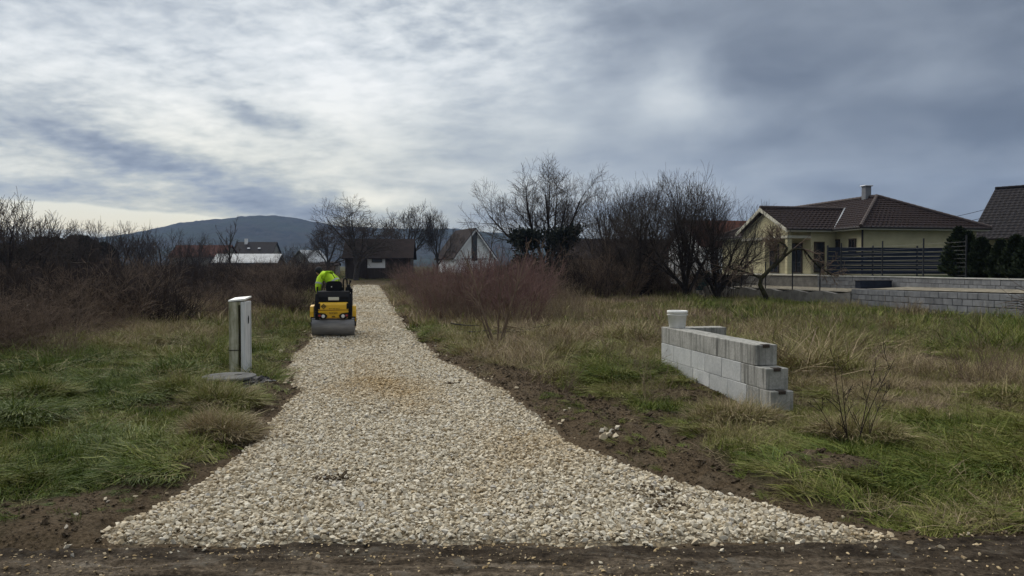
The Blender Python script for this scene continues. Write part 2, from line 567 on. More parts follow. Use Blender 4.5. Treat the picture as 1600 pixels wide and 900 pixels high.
def grid_mesh(name, X, Y, Z, attrs=None, smooth=True, keep=None):
    ny, nx = X.shape
    idx = np.arange(ny * nx).reshape(ny, nx)
    f = np.stack([idx[:-1, :-1], idx[:-1, 1:], idx[1:, 1:], idx[1:, :-1]], -1).reshape(-1, 4)
    if keep is not None: f = f[keep.ravel()]
    return np_mesh(name, np.stack([X.ravel(), Y.ravel(), Z.ravel()], 1), f, smooth, attrs)


def ground_fn(N):
    p = N.pos()
    d = N.attr('dirt'); q = N.attr('dry')
    n1, _ = N.noise(p, 2.3, 6, .65); n2, _ = N.noise(p, 34, 5, .65); n3, _ = N.noise(p, 150, 3, .6)
    qq = N.m('ADD', q, N.m('MULTIPLY', N.m('SUBTRACT', n1, .5), .5), clamp=True)
    g = N.ramp(qq, [(0, (.022, .036, .010)), (.4, (.045, .050, .018)), (.72, (.105, .085, .045)), (1, (.060, .046, .034))])
    g = N.mix(1.0, g, N.ramp(n2, [(.25, .45), (.75, 1.35)]), 'MULTIPLY')
    s = N.ramp(n2, [(.25, (.045, .032, .020)), (.5, (.125, .092, .060)), (.78, (.22, .170, .115))])
    s = N.mix(N.ramp(n1, [(.5, 0.0), (.8, .6)]), s, (.20, .17, .13))
    c = N.mix(N.m('ADD', d, N.m('MULTIPLY', N.m('SUBTRACT', n2, .5), .7), clamp=True), g, s)
    h = N.m('ADD', N.m('MULTIPLY', n2, .7), N.m('MULTIPLY', n3, .3))
    return c, N.bump(h, 1.0, .08)


M['ground'] = material('ground', ground_fn, .95, .03)
gx_ = axis_steps(-2600, 2600, -9, 9.5, .075, 1.10); gy_ = np.concatenate([[-60, -30, -12, -5, -1, 1.5, 2.6], axis_steps(3.2, 2600, 3.2, 17, .075, 1.03)[1:]])
gy_ = np.unique(gy_)
X, Y = np.meshgrid(gx_, gy_)
Z = height(X, Y)
D = dirt(X, Y); Q = dry(X, Y)
o = link('ground', grid_mesh('ground', X, Y, Z, {'dirt': D.ravel(), 'dry': Q.ravel()}), M['ground'])
tag(o, kind='structure')


def track_fn(N):
    p = N.pos()
    st = N.vm('MULTIPLY', p, (.9, 5.5, 1))
    n1, _ = N.noise(st, 2.2, 6, .65, .6); n2, _ = N.noise(p, 30, 8, .78); n3, _ = N.noise(p, 4.5, 8, .72)
    n4, _ = N.noise(p, 90, 4, .65)
    c = N.ramp(n1, [(.30, (.035, .027, .019)), (.44, (.105, .080, .056)), (.57, (.19, .15, .108)), (.72, (.34, .295, .24))])
    c = N.mix(1.0, c, N.ramp(n2, [(.36, .30), (.64, 1.6)]), 'MULTIPLY')
    c = N.mix(N.ramp(n3, [(.55, 0.0), (.64, .75)]), c, N.mix(n4, (.15, .13, .10), (.28, .26, .225)))
    wet = N.m('MULTIPLY', N.attr('wet'), N.ramp(n3, [(.3, 1.0), (.62, .35)]))
    c = N.mix(wet, c, N.mix(n2, (.008, .006, .005), (.045, .034, .025)))
    return c, N.bump(N.m('ADD', N.m('ADD', n2, n1), N.m('MULTIPLY', n4, .4)), 1.0, .05)


M['track'] = material('track', track_fn, .92, .08)
tx = np.concatenate([-np.geomspace(60, 5.01, 30), np.arange(-5, 5, .035), np.geomspace(5.0, 60, 30)])
ty = np.linspace(0, 1, 95) ** .8
TX, TT = np.meshgrid(tx, ty)
TY = 1.2 + TT * (track_edge(TX) + .10 - 1.2)
TZ = .012 + (fbm(TX * 1.3, TY * 7, 21, 4) - .5) * .03 + (fbm(TX * 6, TY * 16, 23, 4) - .5) * .040 + (fbm(TX * 16, TY * 22, 24, 2) - .5) * .022
TZ -= .06 * sstep(TT, .95, 1.0) + .07 * (1 - sstep(TT, 0, .05))
tag(link('dirt_track', grid_mesh('dirt_track', TX, TY, TZ, {'wet': (sstep(track_edge(TX) - TY, .34, .10) * (.6 + .7 * fbm(TX * 1.2, TX * 0, 25)) + .8 * sstep(np.abs(TX - 3.6), 2.2, .8) * sstep(TY, 3.6, 4.2)).clip(0, 1).ravel()}), M['track']), kind='structure')


# ---- gravel bed: the sheet the stones lie on
def bed_fn(N):
    p = N.pos()
    v = N.voro(p, 26.0, 'F1', 'Color'); e = N.voro(p, 26.0, 'DISTANCE_TO_EDGE')
    n1, _ = N.noise(p, 1.1, 4, .6); n2, _ = N.noise(p, 60, 4, .6)
    x, y, z = N.sep(v)
    c = N.ramp(x, [(0, (.24, .19, .12)), (.5, (.40, .34, .24)), (1, (.54, .49, .38))])
    c = N.mix(N.ramp(e, [(0.0, .85), (.14, 0.0)]), c, (.16, .12, .08))
    c = N.mix(1.0, c, N.ramp(n2, [(.2, .7), (.8, 1.2)]), 'MULTIPLY')
    return c, N.bump(N.ramp(e, [(0, 0.0), (.3, 1.0)]), .8, .02)


M['gravel_bed'] = material('gravel_bed', bed_fn, .9, .2)
ry = np.unique(np.concatenate([np.arange(4.3, 8, .08), np.geomspace(8, ROAD_Y1, 200)]))
rt = np.linspace(-.035, 1.035, 60)
RT, RY = np.meshgrid(rt, ry)
RX = XL(RY) + RT * (XR(RY) - XL(RY))


def road_z(x, y):
    d = road_in(x, y)
    return macro(x, y) + .014 * sstep(d, -.02, .3) + (fbm(np.asarray(x) * 1.1, np.asarray(y) * 1.1, 71) - .5) * .03 - .05 * (1 - sstep(d, -.05, .10))


gravel = link('gravel_drive', grid_mesh('gravel_drive', RX, RY, road_z(RX, RY)), M['gravel_bed'])
tag(gravel, kind='structure')

# ------------------------------------------------------------------ wooded hills, far off
def hill_fn(N):
    p = N.pos()
    n1, _ = N.noise(p, .05, 5, .65); n2, _ = N.noise(p, .006, 4, .6)
    c = N.ramp(n1, [(.3, (.020, .022, .017)), (.6, (.042, .040, .030)), (.8, (.062, .052, .038))])
    c = N.mix(N.ramp(n2, [(.45, 0.0), (.62, .6)]), c, (.035, .048, .026))
    return c, N.bump(n1, .8, 6)


M['hill_forest'] = material('hill_forest', hill_fn, .95, .0)


def hills(name, Yh, px_list, front, back, step, amp, seed):
    px = np.arange(px_list[0][0], px_list[-1][0], step)
    ridge = np.interp(px, [q[0] for q in px_list], [q[1] for q in px_list])
    k = np.ones(5) / 5; ridge = np.convolve(np.pad(ridge, 2, 'edge'), k, 'valid')
    xs = (px - 800) / FOC * Yh
    top = CAM_H + (420 - ridge) / FOC * Yh
    tt = np.linspace(-1, 1, 90)
    XX, T = np.meshgrid(xs, tt)
    TOP = np.broadcast_to(top, XX.shape)
    YY = Yh + np.where(T < 0, T * front, T * back)
    prof = np.where(T < 0, (1 - np.abs(T)) ** 1.15, np.cos(np.clip(T, 0, 1) * math.pi / 2))
    ZZ = -8 + (TOP + 8) * prof * (1 + .22 * (fbm(XX * .006, YY * .006, seed) - .5) * np.abs(T) * 2)
    ZZ += (fbm(XX * .055, YY * .055, seed + 1, 3) - .5) * amp
    o = link(name, grid_mesh(name, XX, YY, ZZ, smooth=False), M['hill_forest'])
    tag(o, kind='structure')


hills('hill', 1700, [(-1500, 395), (-600, 380), (-200, 380), (60, 376), (170, 371), (225, 362), (260, 353), (300, 347), (345, 342), (385, 338),
                     (420, 336.5), (450, 339), (490, 347), (530, 354), (590, 357), (640, 358), (700, 357), (760, 363),
                     (900, 372), (1100, 380), (1400, 386), (2000, 390), (3000, 396)], 750, 600, 5.0, 9, 81)

# ------------------------------------------------------------------ buildings on the right
M['yellow_render'] = material('yellow_render', speckle((.43, .385, .235), (.55, .495, .31), 1.6, 6, .3, .7, .25, 60, .004), .9)
M['cream_trim'] = material('cream_trim', plain((.62, .59, .48), .15, 3), .7)
M['dark_trim'] = material('dark_trim', plain((.028, .022, .022), .25, 3), .6)
M['roof_tile'] = material('roof_tile', speckle((.012, .007, .007), (.026, .015, .0145), 5.5, 6, .3, .7, .2, 30, .01), .8, .12)
M['dark_tile'] = material('dark_tile', speckle((.014, .013, .015), (.030, .026, .028), 5.5, 6, .3, .7, .2, 30, .01), .8, .12)
M['ridge_tile'] = material('ridge_tile', speckle((.045, .033, .031), (.09, .068, .062), 8, 5), .75)
M['chimney_grey'] = material('chimney_grey', plain((.20, .21, .23), .25, 6), .8)
M['zinc'] = material('zinc', plain((.55, .57, .60), .2, 5), .35, .5, .6)
M['window_glass'] = material('window_glass', plain((.02, .024, .03), .2, 2), .08, .6)
M['brown_frame'] = material('brown_frame', plain((.05, .034, .026), .25, 6), .6)
M['navy_slat'] = material('navy_slat', speckle((.011, .015, .027), (.020, .026, .042), 4, 5, .3, .7, 0, 1, 0, .25), .7, .15)
M['post_steel'] = material('post_steel', plain((.018, .02, .025), .2, 8), .5)
M['grey_block'] = material('grey_block', speckle((.10, .105, .113), (.19, .195, .205), 3.2, 7, .3, .7, .6, 90, .006, .30), .95)
M['light_concrete'] = material('light_concrete', speckle((.30, .30, .28), (.46, .46, .43), 4.0, 7, .3, .7, .5, 70, .004, .12), .9)
M['old_concrete'] = material('old_concrete', speckle((.11, .105, .095), (.23, .22, .20), 3.0, 7, .3, .7, .5, 50, .008), .95)
M['terrace_soil'] = material('terrace_soil', speckle((.10, .085, .06), (.30, .27, .21), 5, 7, .3, .7, .7, 30, .02), .95)

AX_P = Vector((.981, .196, 0)); AX_R = Vector((-.196, .981, 0)); UP = Vector((0, 0, 1))


def tiled_plane(mb, lo0, lo1, hi0, hi1, course=.36, wave=.30, thick=.035, over=0.0):
    """courses of wavy tiles from the eave lo0-lo1 up to hi0-hi1 (hi0 == hi1 makes a hip)"""
    lo0, lo1, hi0, hi1 = map(Vector, (lo0, lo1, hi0, hi1))
    n = (lo1 - lo0).cross((hi0 + hi1) / 2 - (lo0 + lo1) / 2).normalized()
    if n.z < 0: n = -n
    sl = ((hi0 + hi1) / 2 - (lo0 + lo1) / 2).length
    k = max(2, round(sl / course))
    U = (lo1 - lo0).normalized()
    for i in range(k):
        t0, t1 = i / k, min(1.0, (i + 1.12) / k)
        a, b = lo0.lerp(hi0, t0), lo1.lerp(hi1, t0)
        c, d = lo0.lerp(hi0, t1), lo1.lerp(hi1, t1)
        w = (b - a).length
        if w < .08: continue
        m = max(2, int(w / wave * 4))
        vs = []
        for j in range(m + 1):
            s = j / m
            p, q = a.lerp(b, s), c.lerp(d, s)
            wv = .018 * math.sin((p - lo0).dot(U) / wave * 2 * math.pi)
            wq = .018 * math.sin((q - lo0).dot(U) / wave * 2 * math.pi)
            vs += [p + n * .004, p + n * (thick + wv), q + n * (.006 + wq * .5)]
        fs = []
        for j in range(m):
            o_ = 3 * j
            fs += [[o_, o_ + 3, o_ + 4, o_ + 1], [o_ + 1, o_ + 4, o_ + 5, o_ + 2]]
        mb.poly(vs, fs)


def ridge_caps(mb, p, q, r=.11, step=.38):
    p, q = Vector(p), Vector(q); n = max(2, int((q - p).length / step)); d = (q - p) / n
    for i in range(n):
        mb.tube([p + d * i, p + d * (i + 1.08)], [r, r * .86], 7, True)


def add_window(house, c, w, h, u, nrm, frame=None, depth=.10, label=None, cross=True):
    """a framed pane set proud of a wall; c = middle, u = direction along the wall, nrm = outward"""
    c, u, nrm = Vector(c), Vector(u), Vector(nrm)
    rz = math.atan2(u.y, u.x)
    b = MB(); t = .07
    b.box((0, 0, h / 2 - t / 2), (w, depth, t)); b.box((0, 0, -h / 2 + t / 2), (w, depth, t))
    b.box((-w / 2 + t / 2, 0, 0), (t, depth * .98, h - 2 * t)); b.box((w / 2 - t / 2, 0, 0), (t, depth * .98, h - 2 * t))
    if cross: b.box((0, 0, 0), (t * .7, depth * .9, h - 2 * t))
    f = b.build('window', frame or M['brown_frame'], house, loc=c + nrm * .03, rot=(0, 0, rz))
    MB().box((0, 0, 0), (w - 2 * t + .01, depth * .3, h - 2 * t + .01)).build('pane', M['window_glass'], f)
    return f


# ---- the yellow bungalow
A = Vector((16.7, 45.0, 0)); ZT = 1.34; ZE = 4.12
C_ = Vector((20.25, 43.0, 0)); PW, RL, HIP = 8.9, 18.5, 4.45
house = empty('bungalow', (0, 0, 0), 0, 'yellow bungalow with a hipped brown tile roof, grey chimney and gabled porch', 'house')


def L(o, p, r, z): return o + AX_P * p + AX_R * r + UP * z


over = .55
mb = MB()
mb.prism([L(C_, over, over, ZT - .4), L(C_, PW - over, over, ZT - .4), L(C_, PW - over, RL - over, ZT - .4), L(C_, over, RL - over, ZT - .4)], (0, 0, ZE - ZT + .36))
mb.build('wall', M['yellow_render'], house)
mb = MB()   # wing behind the porch
mb.prism([L(A, 1.9, .4, ZT - .4), L(A, 3.7, .4, ZT - .4), L(A, 3.7, 5.9, ZT - .4), L(A, 1.9, 5.9, ZT - .4)], (0, 0, ZE - ZT + .35))
mb.build('wall', M['yellow_render'], house)
mb = MB()   # gable triangle over the porch beam
gz, ga = ZE - .42, 5.30
mb.prism([L(A, .30, .38, gz), L(A, .30, 5.92, gz), L(A, .30, 5.92, ZE - .02), L(A, .30, 3.15, ga), L(A, .30, .38, ZE - .02)], AX_P * .25)
mb.build('gable', M['yellow_render'], house)
mb = MB()
mb.box(L(A, .42, 3.15, gz - .06), (.34, 5.62, .16), (0, 0, R(11.3)))
mb.box(L(A, 1.2, .55, gz - .06), (1.5, .30, .16), (0, 0, R(11.3)))
mb.build('beam', M['cream_trim'], house)
for r_ in (.55, 3.15, 5.75):
    MB().box(L(A, .46, r_, (gz - .14 + ZT - .2) / 2), (.30, .30, gz - .14 - ZT + .2), (0, 0, R(11.3)), .02).build('column', M['yellow_render'], house)
# roofs
e = [L(C_, 0, 0, ZE), L(C_, PW, 0, ZE), L(C_, PW, RL, ZE), L(C_, 0, RL, ZE)]
r0, r1 = L(C_, HIP, HIP, ZE + 2.25), L(C_, HIP, RL - HIP, ZE + 2.25)
mb = MB()
tiled_plane(mb, e[0], e[1], r0, r0); tiled_plane(mb, e[3], e[0], r1, r0); tiled_plane(mb, e[1], e[2], r0, r1); tiled_plane(mb, e[2], e[3], r1, r1)
wl0, wl1 = L(A, 0, 0, ZE), L(A, 3.3, 0, ZE); wr0, wr1 = L(A, 0, 3.15, ZE + 1.50), L(A, 6.2, 3.15, ZE + 1.50)
tiled_plane(mb, wl0, wl1, wr0, wr1); tiled_plane(mb, L(A, 0, 6.3, ZE), L(A, 3.3, 6.3, ZE), wr0, wr1)
rf = mb.build('roof_tiles', M['roof_tile'], house); tag(rf, kind='stuff')
mb = MB()
for p, q in ((e[0], r0), (e[1], r0), (r0, r1), (e[2], r1), (e[3], r1), (wr0, wr1)):
    ridge_caps(mb, p + UP * .05, q + UP * .05)
tag(mb.build('ridge_tiles', M['ridge_tile'], house), kind='stuff')
mb = MB()
for i in range(4):
    mb.tube([e[i] + UP * -.03, e[(i + 1) % 4] + UP * -.03], .065, 6)
mb.tube([wl0 + UP * -.03, wl1 + UP * -.03], .065, 6)
gut = mb.build('gutter', M['dark_trim'], house)
MB().tube([L(C_, .45, .45, ZE - .1), L(C_, .45, .45, ZT)], .06, 8).build('downpipe', M['dark_trim'], house)
mb = MB()
mb.prism([L(C_, .05, .05, ZE - .16), L(C_, PW - .05, .05, ZE - .16), L(C_, PW - .05, RL - .05, ZE - .16), L(C_, .05, RL - .05, ZE - .16)], (0, 0, .10))
mb.prism([L(A, .26, .05, ZE - .17), L(A, 3.6, .05, ZE - .17), L(A, 3.6, .38, ZE - .17), L(A, .26, .38, ZE - .17)], (0, 0, .10))
mb.build('soffit', M['cream_trim'], house)
mb = MB()   # barge boards
for r_a, r_b in ((0, 3.15), (6.3, 3.15)):
    p, q = L(A, -.03, r_a, ZE - .02), L(A, -.03, r_b, ZE + 1.50)
    mb.prism([p, q, q - UP * .24, p - UP * .20], AX_P * .06)
mb.build('barge_board', M['cream_trim'], house)
vl = MB(); vl.tube([L(A, 3.25, .0, ZE + .07), L(A, 6.15, 3.1, ZE + 1.57)], .045, 6); vl.build('valley_flashing', M['zinc'], house)
MB().box(L(C_, HIP - .1, HIP + .9, ZE + 2.35), (.42, .42, 1.25), (0, 0, R(11.3)), .01).build('chimney', M['chimney_grey'], house)
cc = house.children[-1]
MB().box(L(C_, HIP - .1, HIP + .9, ZE + 3.03), (.58, .58, .08), (0, 0, R(11.3)), .015).build('chimney_cap', M['zinc'], cc)
for r_ in (1.55, 3.05):
    add_window(house, L(C_, over, r_ - .1, 3.02), .62, .95, AX_R, -AX_P)
add_window(house, L(A, 1.9, 4.5, 2.35), 1.1, 1.9, AX_R, -AX_P)
add_window(house, L(A, 1.9, 1.9, 2.35), 1.25, 1.9, AX_R, -AX_P)
add_window(house, L(A, 2.45, .4, 2.4), .7, 1.9, AX_P, -AX_R, cross=False)
mb = MB().box(L(A, 1.1, 3.1, ZT - .2), (2.4, 6.2, .4), (0, 0, R(11.3)), .02); mb.build('porch_floor', M['light_concrete'], house)

# ---- the neighbour's dark roof at the right
nb = empty('gabled_house', (0, 0, 0), 0, 'house with a steep dark tile roof cut off by the right side of the photo', 'house')
Nx, Nd = Vector((.66, -.75, 0)), Vector((-.75, -.66, 0))
NR = Vector((33.9, 52.0, 7.25))
mb = MB(); e0_ = NR + Nd * 5.2 - UP * 3.6; e1_ = NR - Nd * 5.2 - UP * 3.6
tiled_plane(mb, e0_, e0_ + Nx * 14, NR, NR + Nx * 14); tiled_plane(mb, e1_, e1_ + Nx * 14, NR, NR + Nx * 14)
tag(mb.build('roof_tiles', M['dark_tile'], nb), kind='stuff')
mb = MB(); ridge_caps(mb, NR + UP * .06, NR + Nx * 14 + UP * .06); tag(mb.build('ridge_tiles', M['dark_tile'], nb), kind='stuff')
mb = MB()
q = NR + Nx * .5
mb.prism([q + Nd * 4.6 - UP * 7.2, q + Nd * 4.6 - UP * 3.35, q - UP * .25, q - Nd * 4.6 - UP * 3.35, q - Nd * 4.6 - UP * 7.2], Nx * 12.8)
mb.build('wall', M['yellow_render'], nb)
mb = MB()
mb.prism([e0_ - Nx * .04 - UP * .02, NR - Nx * .04 - UP * .02, NR - Nx * .04 - UP * .25, e0_ - Nx * .04 - UP * .22], Nx * .05)
mb.tube([e0_ - UP * .04, e0_ + Nx * 14 - UP * .04], .07, 6)
mb.build('barge_board', M['dark_trim'], nb)
add_window(nb, NR + Nx * 3 + Nd * 4.6 - UP * 4.6, 1.4, 1.2, Nx, Nd)
# cable sagging between the two roofs
p, q = L(C_, HIP + 4.6, RL - HIP, ZE + .9), NR + Nx * .6 + UP * -1.1
mb = MB()
for dz_ in (0, -.55):
    mb.tube([p.lerp(q, t / 10) + UP * (dz_ - .5 * math.sin(math.pi * t / 10)) for t in range(11)], .018, 5)
tag(mb.build('power_cable', M['black_plastic']), 'two thin cables strung to the steep dark roof of the neighbouring house', 'cable')

# ---- terraces and garden walls
def wall_path(y): return Vector((float(XW(y)), y, 0))


TY_ = list(np.linspace(12, 43, 24))
low = [Vector((float(XW(y)) + .22, y, 0)) for y in TY_]
ups = lambda y: 1.05 + .9 * float(sstep(y, 24, 36)) - .5 * float(sstep(y, 36, 43))     # terrace strip width
mb = MB(); vs = []; fs = []
for p, y in zip(low, TY_):
    zt = .90 - .12 * (y - 23) / 10 if y < 33 else .62
    vs += [p + UP * zt, p + Vector((ups(y) * .5, 0, zt + .05)), p + Vector((ups(y) + .1, 0, zt + .10))]
for i in range(len(low) - 1):
    for j in range(2): fs.append([3 * i + j, 3 * i + j + 1, 3 * i + 4 + j, 3 * i + 3 + j])
mb.poly(vs, fs)
tag(mb.build('terrace', M['terrace_soil'], smooth=True), kind='structure')
mb = MB(); vs = []; fs = []
for p, y in zip(low, TY_):
    a = p + Vector((ups(y) + .30, 0, 1.28)); vs += [a, Vector((60, y, 1.28))]
vs += [Vector((low[-1].x, 46, 1.28)), Vector((60, 46, 1.28)), Vector((6, 72, 1.1)), Vector((80, 110, 1.1))]
n_ = len(low)
for i in range(n_ + 1): fs.append([2 * i, 2 * i + 1, 2 * i + 3, 2 * i + 2])
mb.poly(vs, fs)
tag(mb.build('lawn', M['ground'], smooth=True), kind='structure')

rng = random.Random(5)


def block_courses(root, path, y0, y1, base, courses, bl, bh, bt, mat, meshes, gap=.012, off=0.0):
    """runs of blocks along the wall line, each block an object"""
    pts = [path(y) for y in np.linspace(y0, y1, 200)]
    s = np.concatenate([[0], np.cumsum([(b - a).length for a, b in zip(pts, pts[1:])])])
    def P(d):
        i = min(max(int(np.searchsorted(s, d)) - 1, 0), len(pts) - 2)
        return pts[i].lerp(pts[i + 1], (d - s[i]) / (s[i + 1] - s[i]))
    for c in range(courses):
        d = -bl / 2 if c % 2 else 0.0
        while d < s[-1]:
            a, b = P(max(d, 0)), P(min(d + bl, s[-1])); m_ = (a + b) / 2; v = b - a
            if v.length > .1:
                o = link('block', rng.choice(meshes), mat, root)
                k = v.length / bl
                o.location = (m_.x + rng.uniform(-.006, .006) + off, m_.y, base(m_.y) + bh * (c + .5))
                o.rotation_euler = (0, rng.uniform(-.01, .01), math.atan2(v.y, v.x) + rng.uniform(-.006, .006)); o.scale = (k * .99, 1, 1)
            d += bl


def block_mesh(l, h, t, g, bev=.012):
    return MB().box((0, 0, 0), (l - g, t, h - g), bevel=bev, jit=.003, rng=rng).mesh('block')


bm_ = [block_mesh(.5, .22, .22, .006, .007) for _ in range(4)]
lw = empty('block_wall', (0, 0, 0), 0, 'long low grey block retaining wall at the foot of the garden on the right', 'wall')
block_courses(lw, lambda y: wall_path(y) + Vector((.11, 0, 0)), 13, 33, lambda y: -.06 - .10 * float(sstep(y, 20, 33)), 4, .5, .235, .22, M['grey_block'], bm_)
uw = empty('block_wall', (0, 0, 0), 0, 'upper grey block wall two courses high carrying the dark slatted fence and conifers', 'wall')
bm2 = [block_mesh(.5, .205, .22, .006, .007) for _ in range(4)]
block_courses(uw, lambda y: wall_path(y) + Vector((.22 + ups(y) + .11, 0, 0)), 13, 38.2, lambda y: .65, 3, .5, .21, .22, M['grey_block'], bm2)
mb = MB(); ys = np.linspace(13, 38.2, 40); vs = []; fs = []
for y in ys:
    p = wall_path(y) + Vector((.22 + ups(y), 0, 1.29)); vs += [p + Vector((-.03, 0, 0)), p + Vector((-.03, 0, .045)), p + Vector((.27, 0, .045)), p + Vector((.27, 0, 0))]
for i in range(len(ys) - 1):
    for j in range(4): fs.append([4 * i + j, 4 * i + (j + 1) % 4, 4 * i + 4 + (j + 1) % 4, 4 * i + 4 + j])
mb.poly(vs, fs + [[0, 1, 2, 3], [len(vs) - 4 + k for k in (3, 2, 1, 0)]])
mb.build('coping', M['light_concrete'], uw)
# old plinth wall further back
mb = MB(); ys = np.linspace(33.05, 47, 30); vs = []; fs = []
for y in ys:
    p = wall_path(y) + UP * -.3; h = .88 + .06 * math.sin(y * 3.1) + rng.uniform(-.01, .01)
    vs += [p, p + UP * h, p + Vector((.25, 0, h)), p + Vector((.25, 0, 0))]
for i in range(len(ys) - 1):
    for j in range(4): fs.append([4 * i + j, 4 * i + (j + 1) % 4, 4 * i + 4 + (j + 1) % 4, 4 * i + 4 + j])
mb.poly(vs, fs + [[0, 1, 2, 3], [len(vs) - 4 + k for k in (3, 2, 1, 0)]])
tag(mb.build('plinth_wall', M['old_concrete']), 'old dark concrete plinth wall below the bungalow porch', 'wall')
mb = MB(); ys = np.linspace(38.3, 47, 16); vs = []; fs = []
for y in ys:
    p = wall_path(y) + Vector((.22 + ups(y) + .1, 0, .60)); vs += [p, p + UP * .70, p + Vector((.35, 0, .70)), p + Vector((.35, 0, 0))]
for i in range(len(ys) - 1):
    for j in range(4): fs.append([4 * i + j, 4 * i + (j + 1) % 4, 4 * i + 4 + (j + 1) % 4, 4 * i + 4 + j])
mb.poly(vs, fs + [[0, 1, 2, 3], [len(vs) - 4 + k for k in (3, 2, 1, 0)]])
pw_ = mb.build('porch_wall', M['old_concrete']); tag(pw_, 'brown retaining wall with a pale ledge under the bungalow porch', 'wall')
mb = MB(); vs = []; fs = []
for y in ys:
    p = wall_path(y) + Vector((.22 + ups(y) + .05, 0, 1.303)); vs += [p, p + UP * .06, p + Vector((.45, 0, .06)), p + Vector((.45, 0, 0))]
for i in range(len(ys) - 1):
    for j in range(4): fs.append([4 * i + j, 4 * i + (j + 1) % 4, 4 * i + 4 + (j + 1) % 4, 4 * i + 4 + j])
mb.poly(vs, fs); mb.build('ledge', M['cream_trim'], pw_)

# ---- dark slatted fence in front of the house, and steel posts along the wall
sf = empty('slat_fence', (0, 0, 0), 0, 'dark navy fence of wide horizontal slats in front of the yellow bungalow', 'fence')
F0 = Vector((16.55, 38.8, 0)); F1 = Vector((24.2, 39.9, 0)); fd = (F1 - F0); fl = fd.length; fr = math.atan2(fd.y, fd.x); nb_ = 3
slat_me = MB().box((0, 0, 0), (fl / nb_ - .05, .03, .212), bevel=.006).mesh('slat')
for i in range(nb_):
    for j in range(6):
        o = link('slat', slat_me, M['navy_slat'], sf); o.location = F0 + fd * ((i + .5) / nb_) + UP * (1.50 + .238 * j); o.rotation_euler = (0, 0, fr)
post_me = MB().box((0, 0, 0), (.07, .07, 1.62), bevel=.005).mesh('post')
for i in range(nb_ + 1):
    o = link('post', post_me, M['post_steel'], sf); o.location = F0 + fd * (i / nb_) + UP * 2.09; o.rotation_euler = (0, 0, fr)
wf_ = empty('wire_fence', (0, 0, 0), 0, 'thin wire fence on dark steel posts standing on the upper block wall', 'fence')
for y in (36.8, 34.1, 31.1, 28.1):
    p = wall_path(y) + Vector((.22 + ups(y) + .12, 0, 1.33))
    MB().tube([p, p + UP * 1.62], .034, 7).build('post', M['post_steel'], wf_)
mb = MB()
for k in range(9):
    mb.tube([wall_path(y) + Vector((.22 + ups(y) + .12, 0, 1.42 + .16 * k)) for y in (36.8, 34.1, 31.1, 28.1)], .004, 3)
tag(mb.build('wire', M['post_steel'], wf_), kind='stuff')
pf = empty('wire_fence', (0, 0, 0), 0, 'low wire fence on thin posts along the old plinth wall below the porch', 'fence')
for y in (35.2, 37.2, 39.4, 41.6, 44.0):
    p = wall_path(y) + Vector((.12, 0, .5))
    MB().tube([p, p + UP * 1.55], .03, 7).build('post', M['post_steel'], pf)
mb = MB()
for k in range(8):
    mb.tube([wall_path(y) + Vector((.12, 0, .66 + .19 * k)) for y in (35.2, 37.2, 39.4, 41.6, 44.0)], .004, 3)
tag(mb.build('wire', M['post_steel'], pf), kind='stuff')
# dark trough on the terrace, stone heap and green screen
p = at(1351, 452, 33.5)
tr = empty('trough', (p.x + .25, 33.2, .80), R(96), 'dark blue trough lying on the terrace between the two block walls', 'trough')
mb = MB(); mb.box((0, 0, .02), (1.5, .42, .04), bevel=.01); mb.box((0, .2, .19), (1.5, .04, .30), bevel=.01); mb.box((0, -.2, .19), (1.5, .04, .30), bevel=.01)
mb.box((.73, 0, .19), (.04, .36, .30), bevel=.01); mb.box((-.73, 0, .19), (.04, .36, .30), bevel=.01); mb.build('tub', M['navy_slat'], tr)
MB().box((0, 0, .345), (1.56, .47, .03), bevel=.01).build('lid', M['dark_trim'], tr)
tr.rotation_euler.z = R(8)
M['green_sheet'] = material('green_sheet', plain((.012, .05, .045), .3, 4), .6)
gs = empty('sheet_screen', tuple(at(1097, 440, 45.5)[:2]) + (.25,), R(11), 'dark green sheet screen behind the trunks of the bare fruit trees', 'screen')
mb = MB(); mb.box((0, 0, .68), (.86, .02, 1.16)); mb.build('sheet', M['green_sheet'], gs)
mb = MB(); mb.box((-.46, 0, .6), (.06, .06, 1.5)); mb.box((.46, 0, .6), (.06, .06, 1.5)); mb.box((0, 0, 1.3), (.86, .05, .05)); mb.build('frame', M['brown_frame'], gs)

# ------------------------------------------------------------------ far buildings
M['brown_roof'] = material('brown_roof', speckle((.022, .018, .018), (.042, .032, .030), .9, 6), .85, .03)
M['red_roof'] = material('red_roof', speckle((.060, .030, .025), (.11, .048, .036), .9, 6), .85, .03)
M['pale_roof'] = material('pale_roof', speckle((.26, .275, .295), (.44, .46, .48), .8, 6), .55)
M['white_render'] = material('white_render', plain((.80, .81, .82), .10, 1), .85, .03)
M['grey_render'] = material('grey_render', plain((.24, .23, .21), .2, 1), .9, .03)
M['timber_dark'] = material('timber_dark', speckle((.030, .023, .019), (.065, .050, .040), 2, 6, .3, .7, 0, 1, 0, 0, (6, 6, .4)), .9)


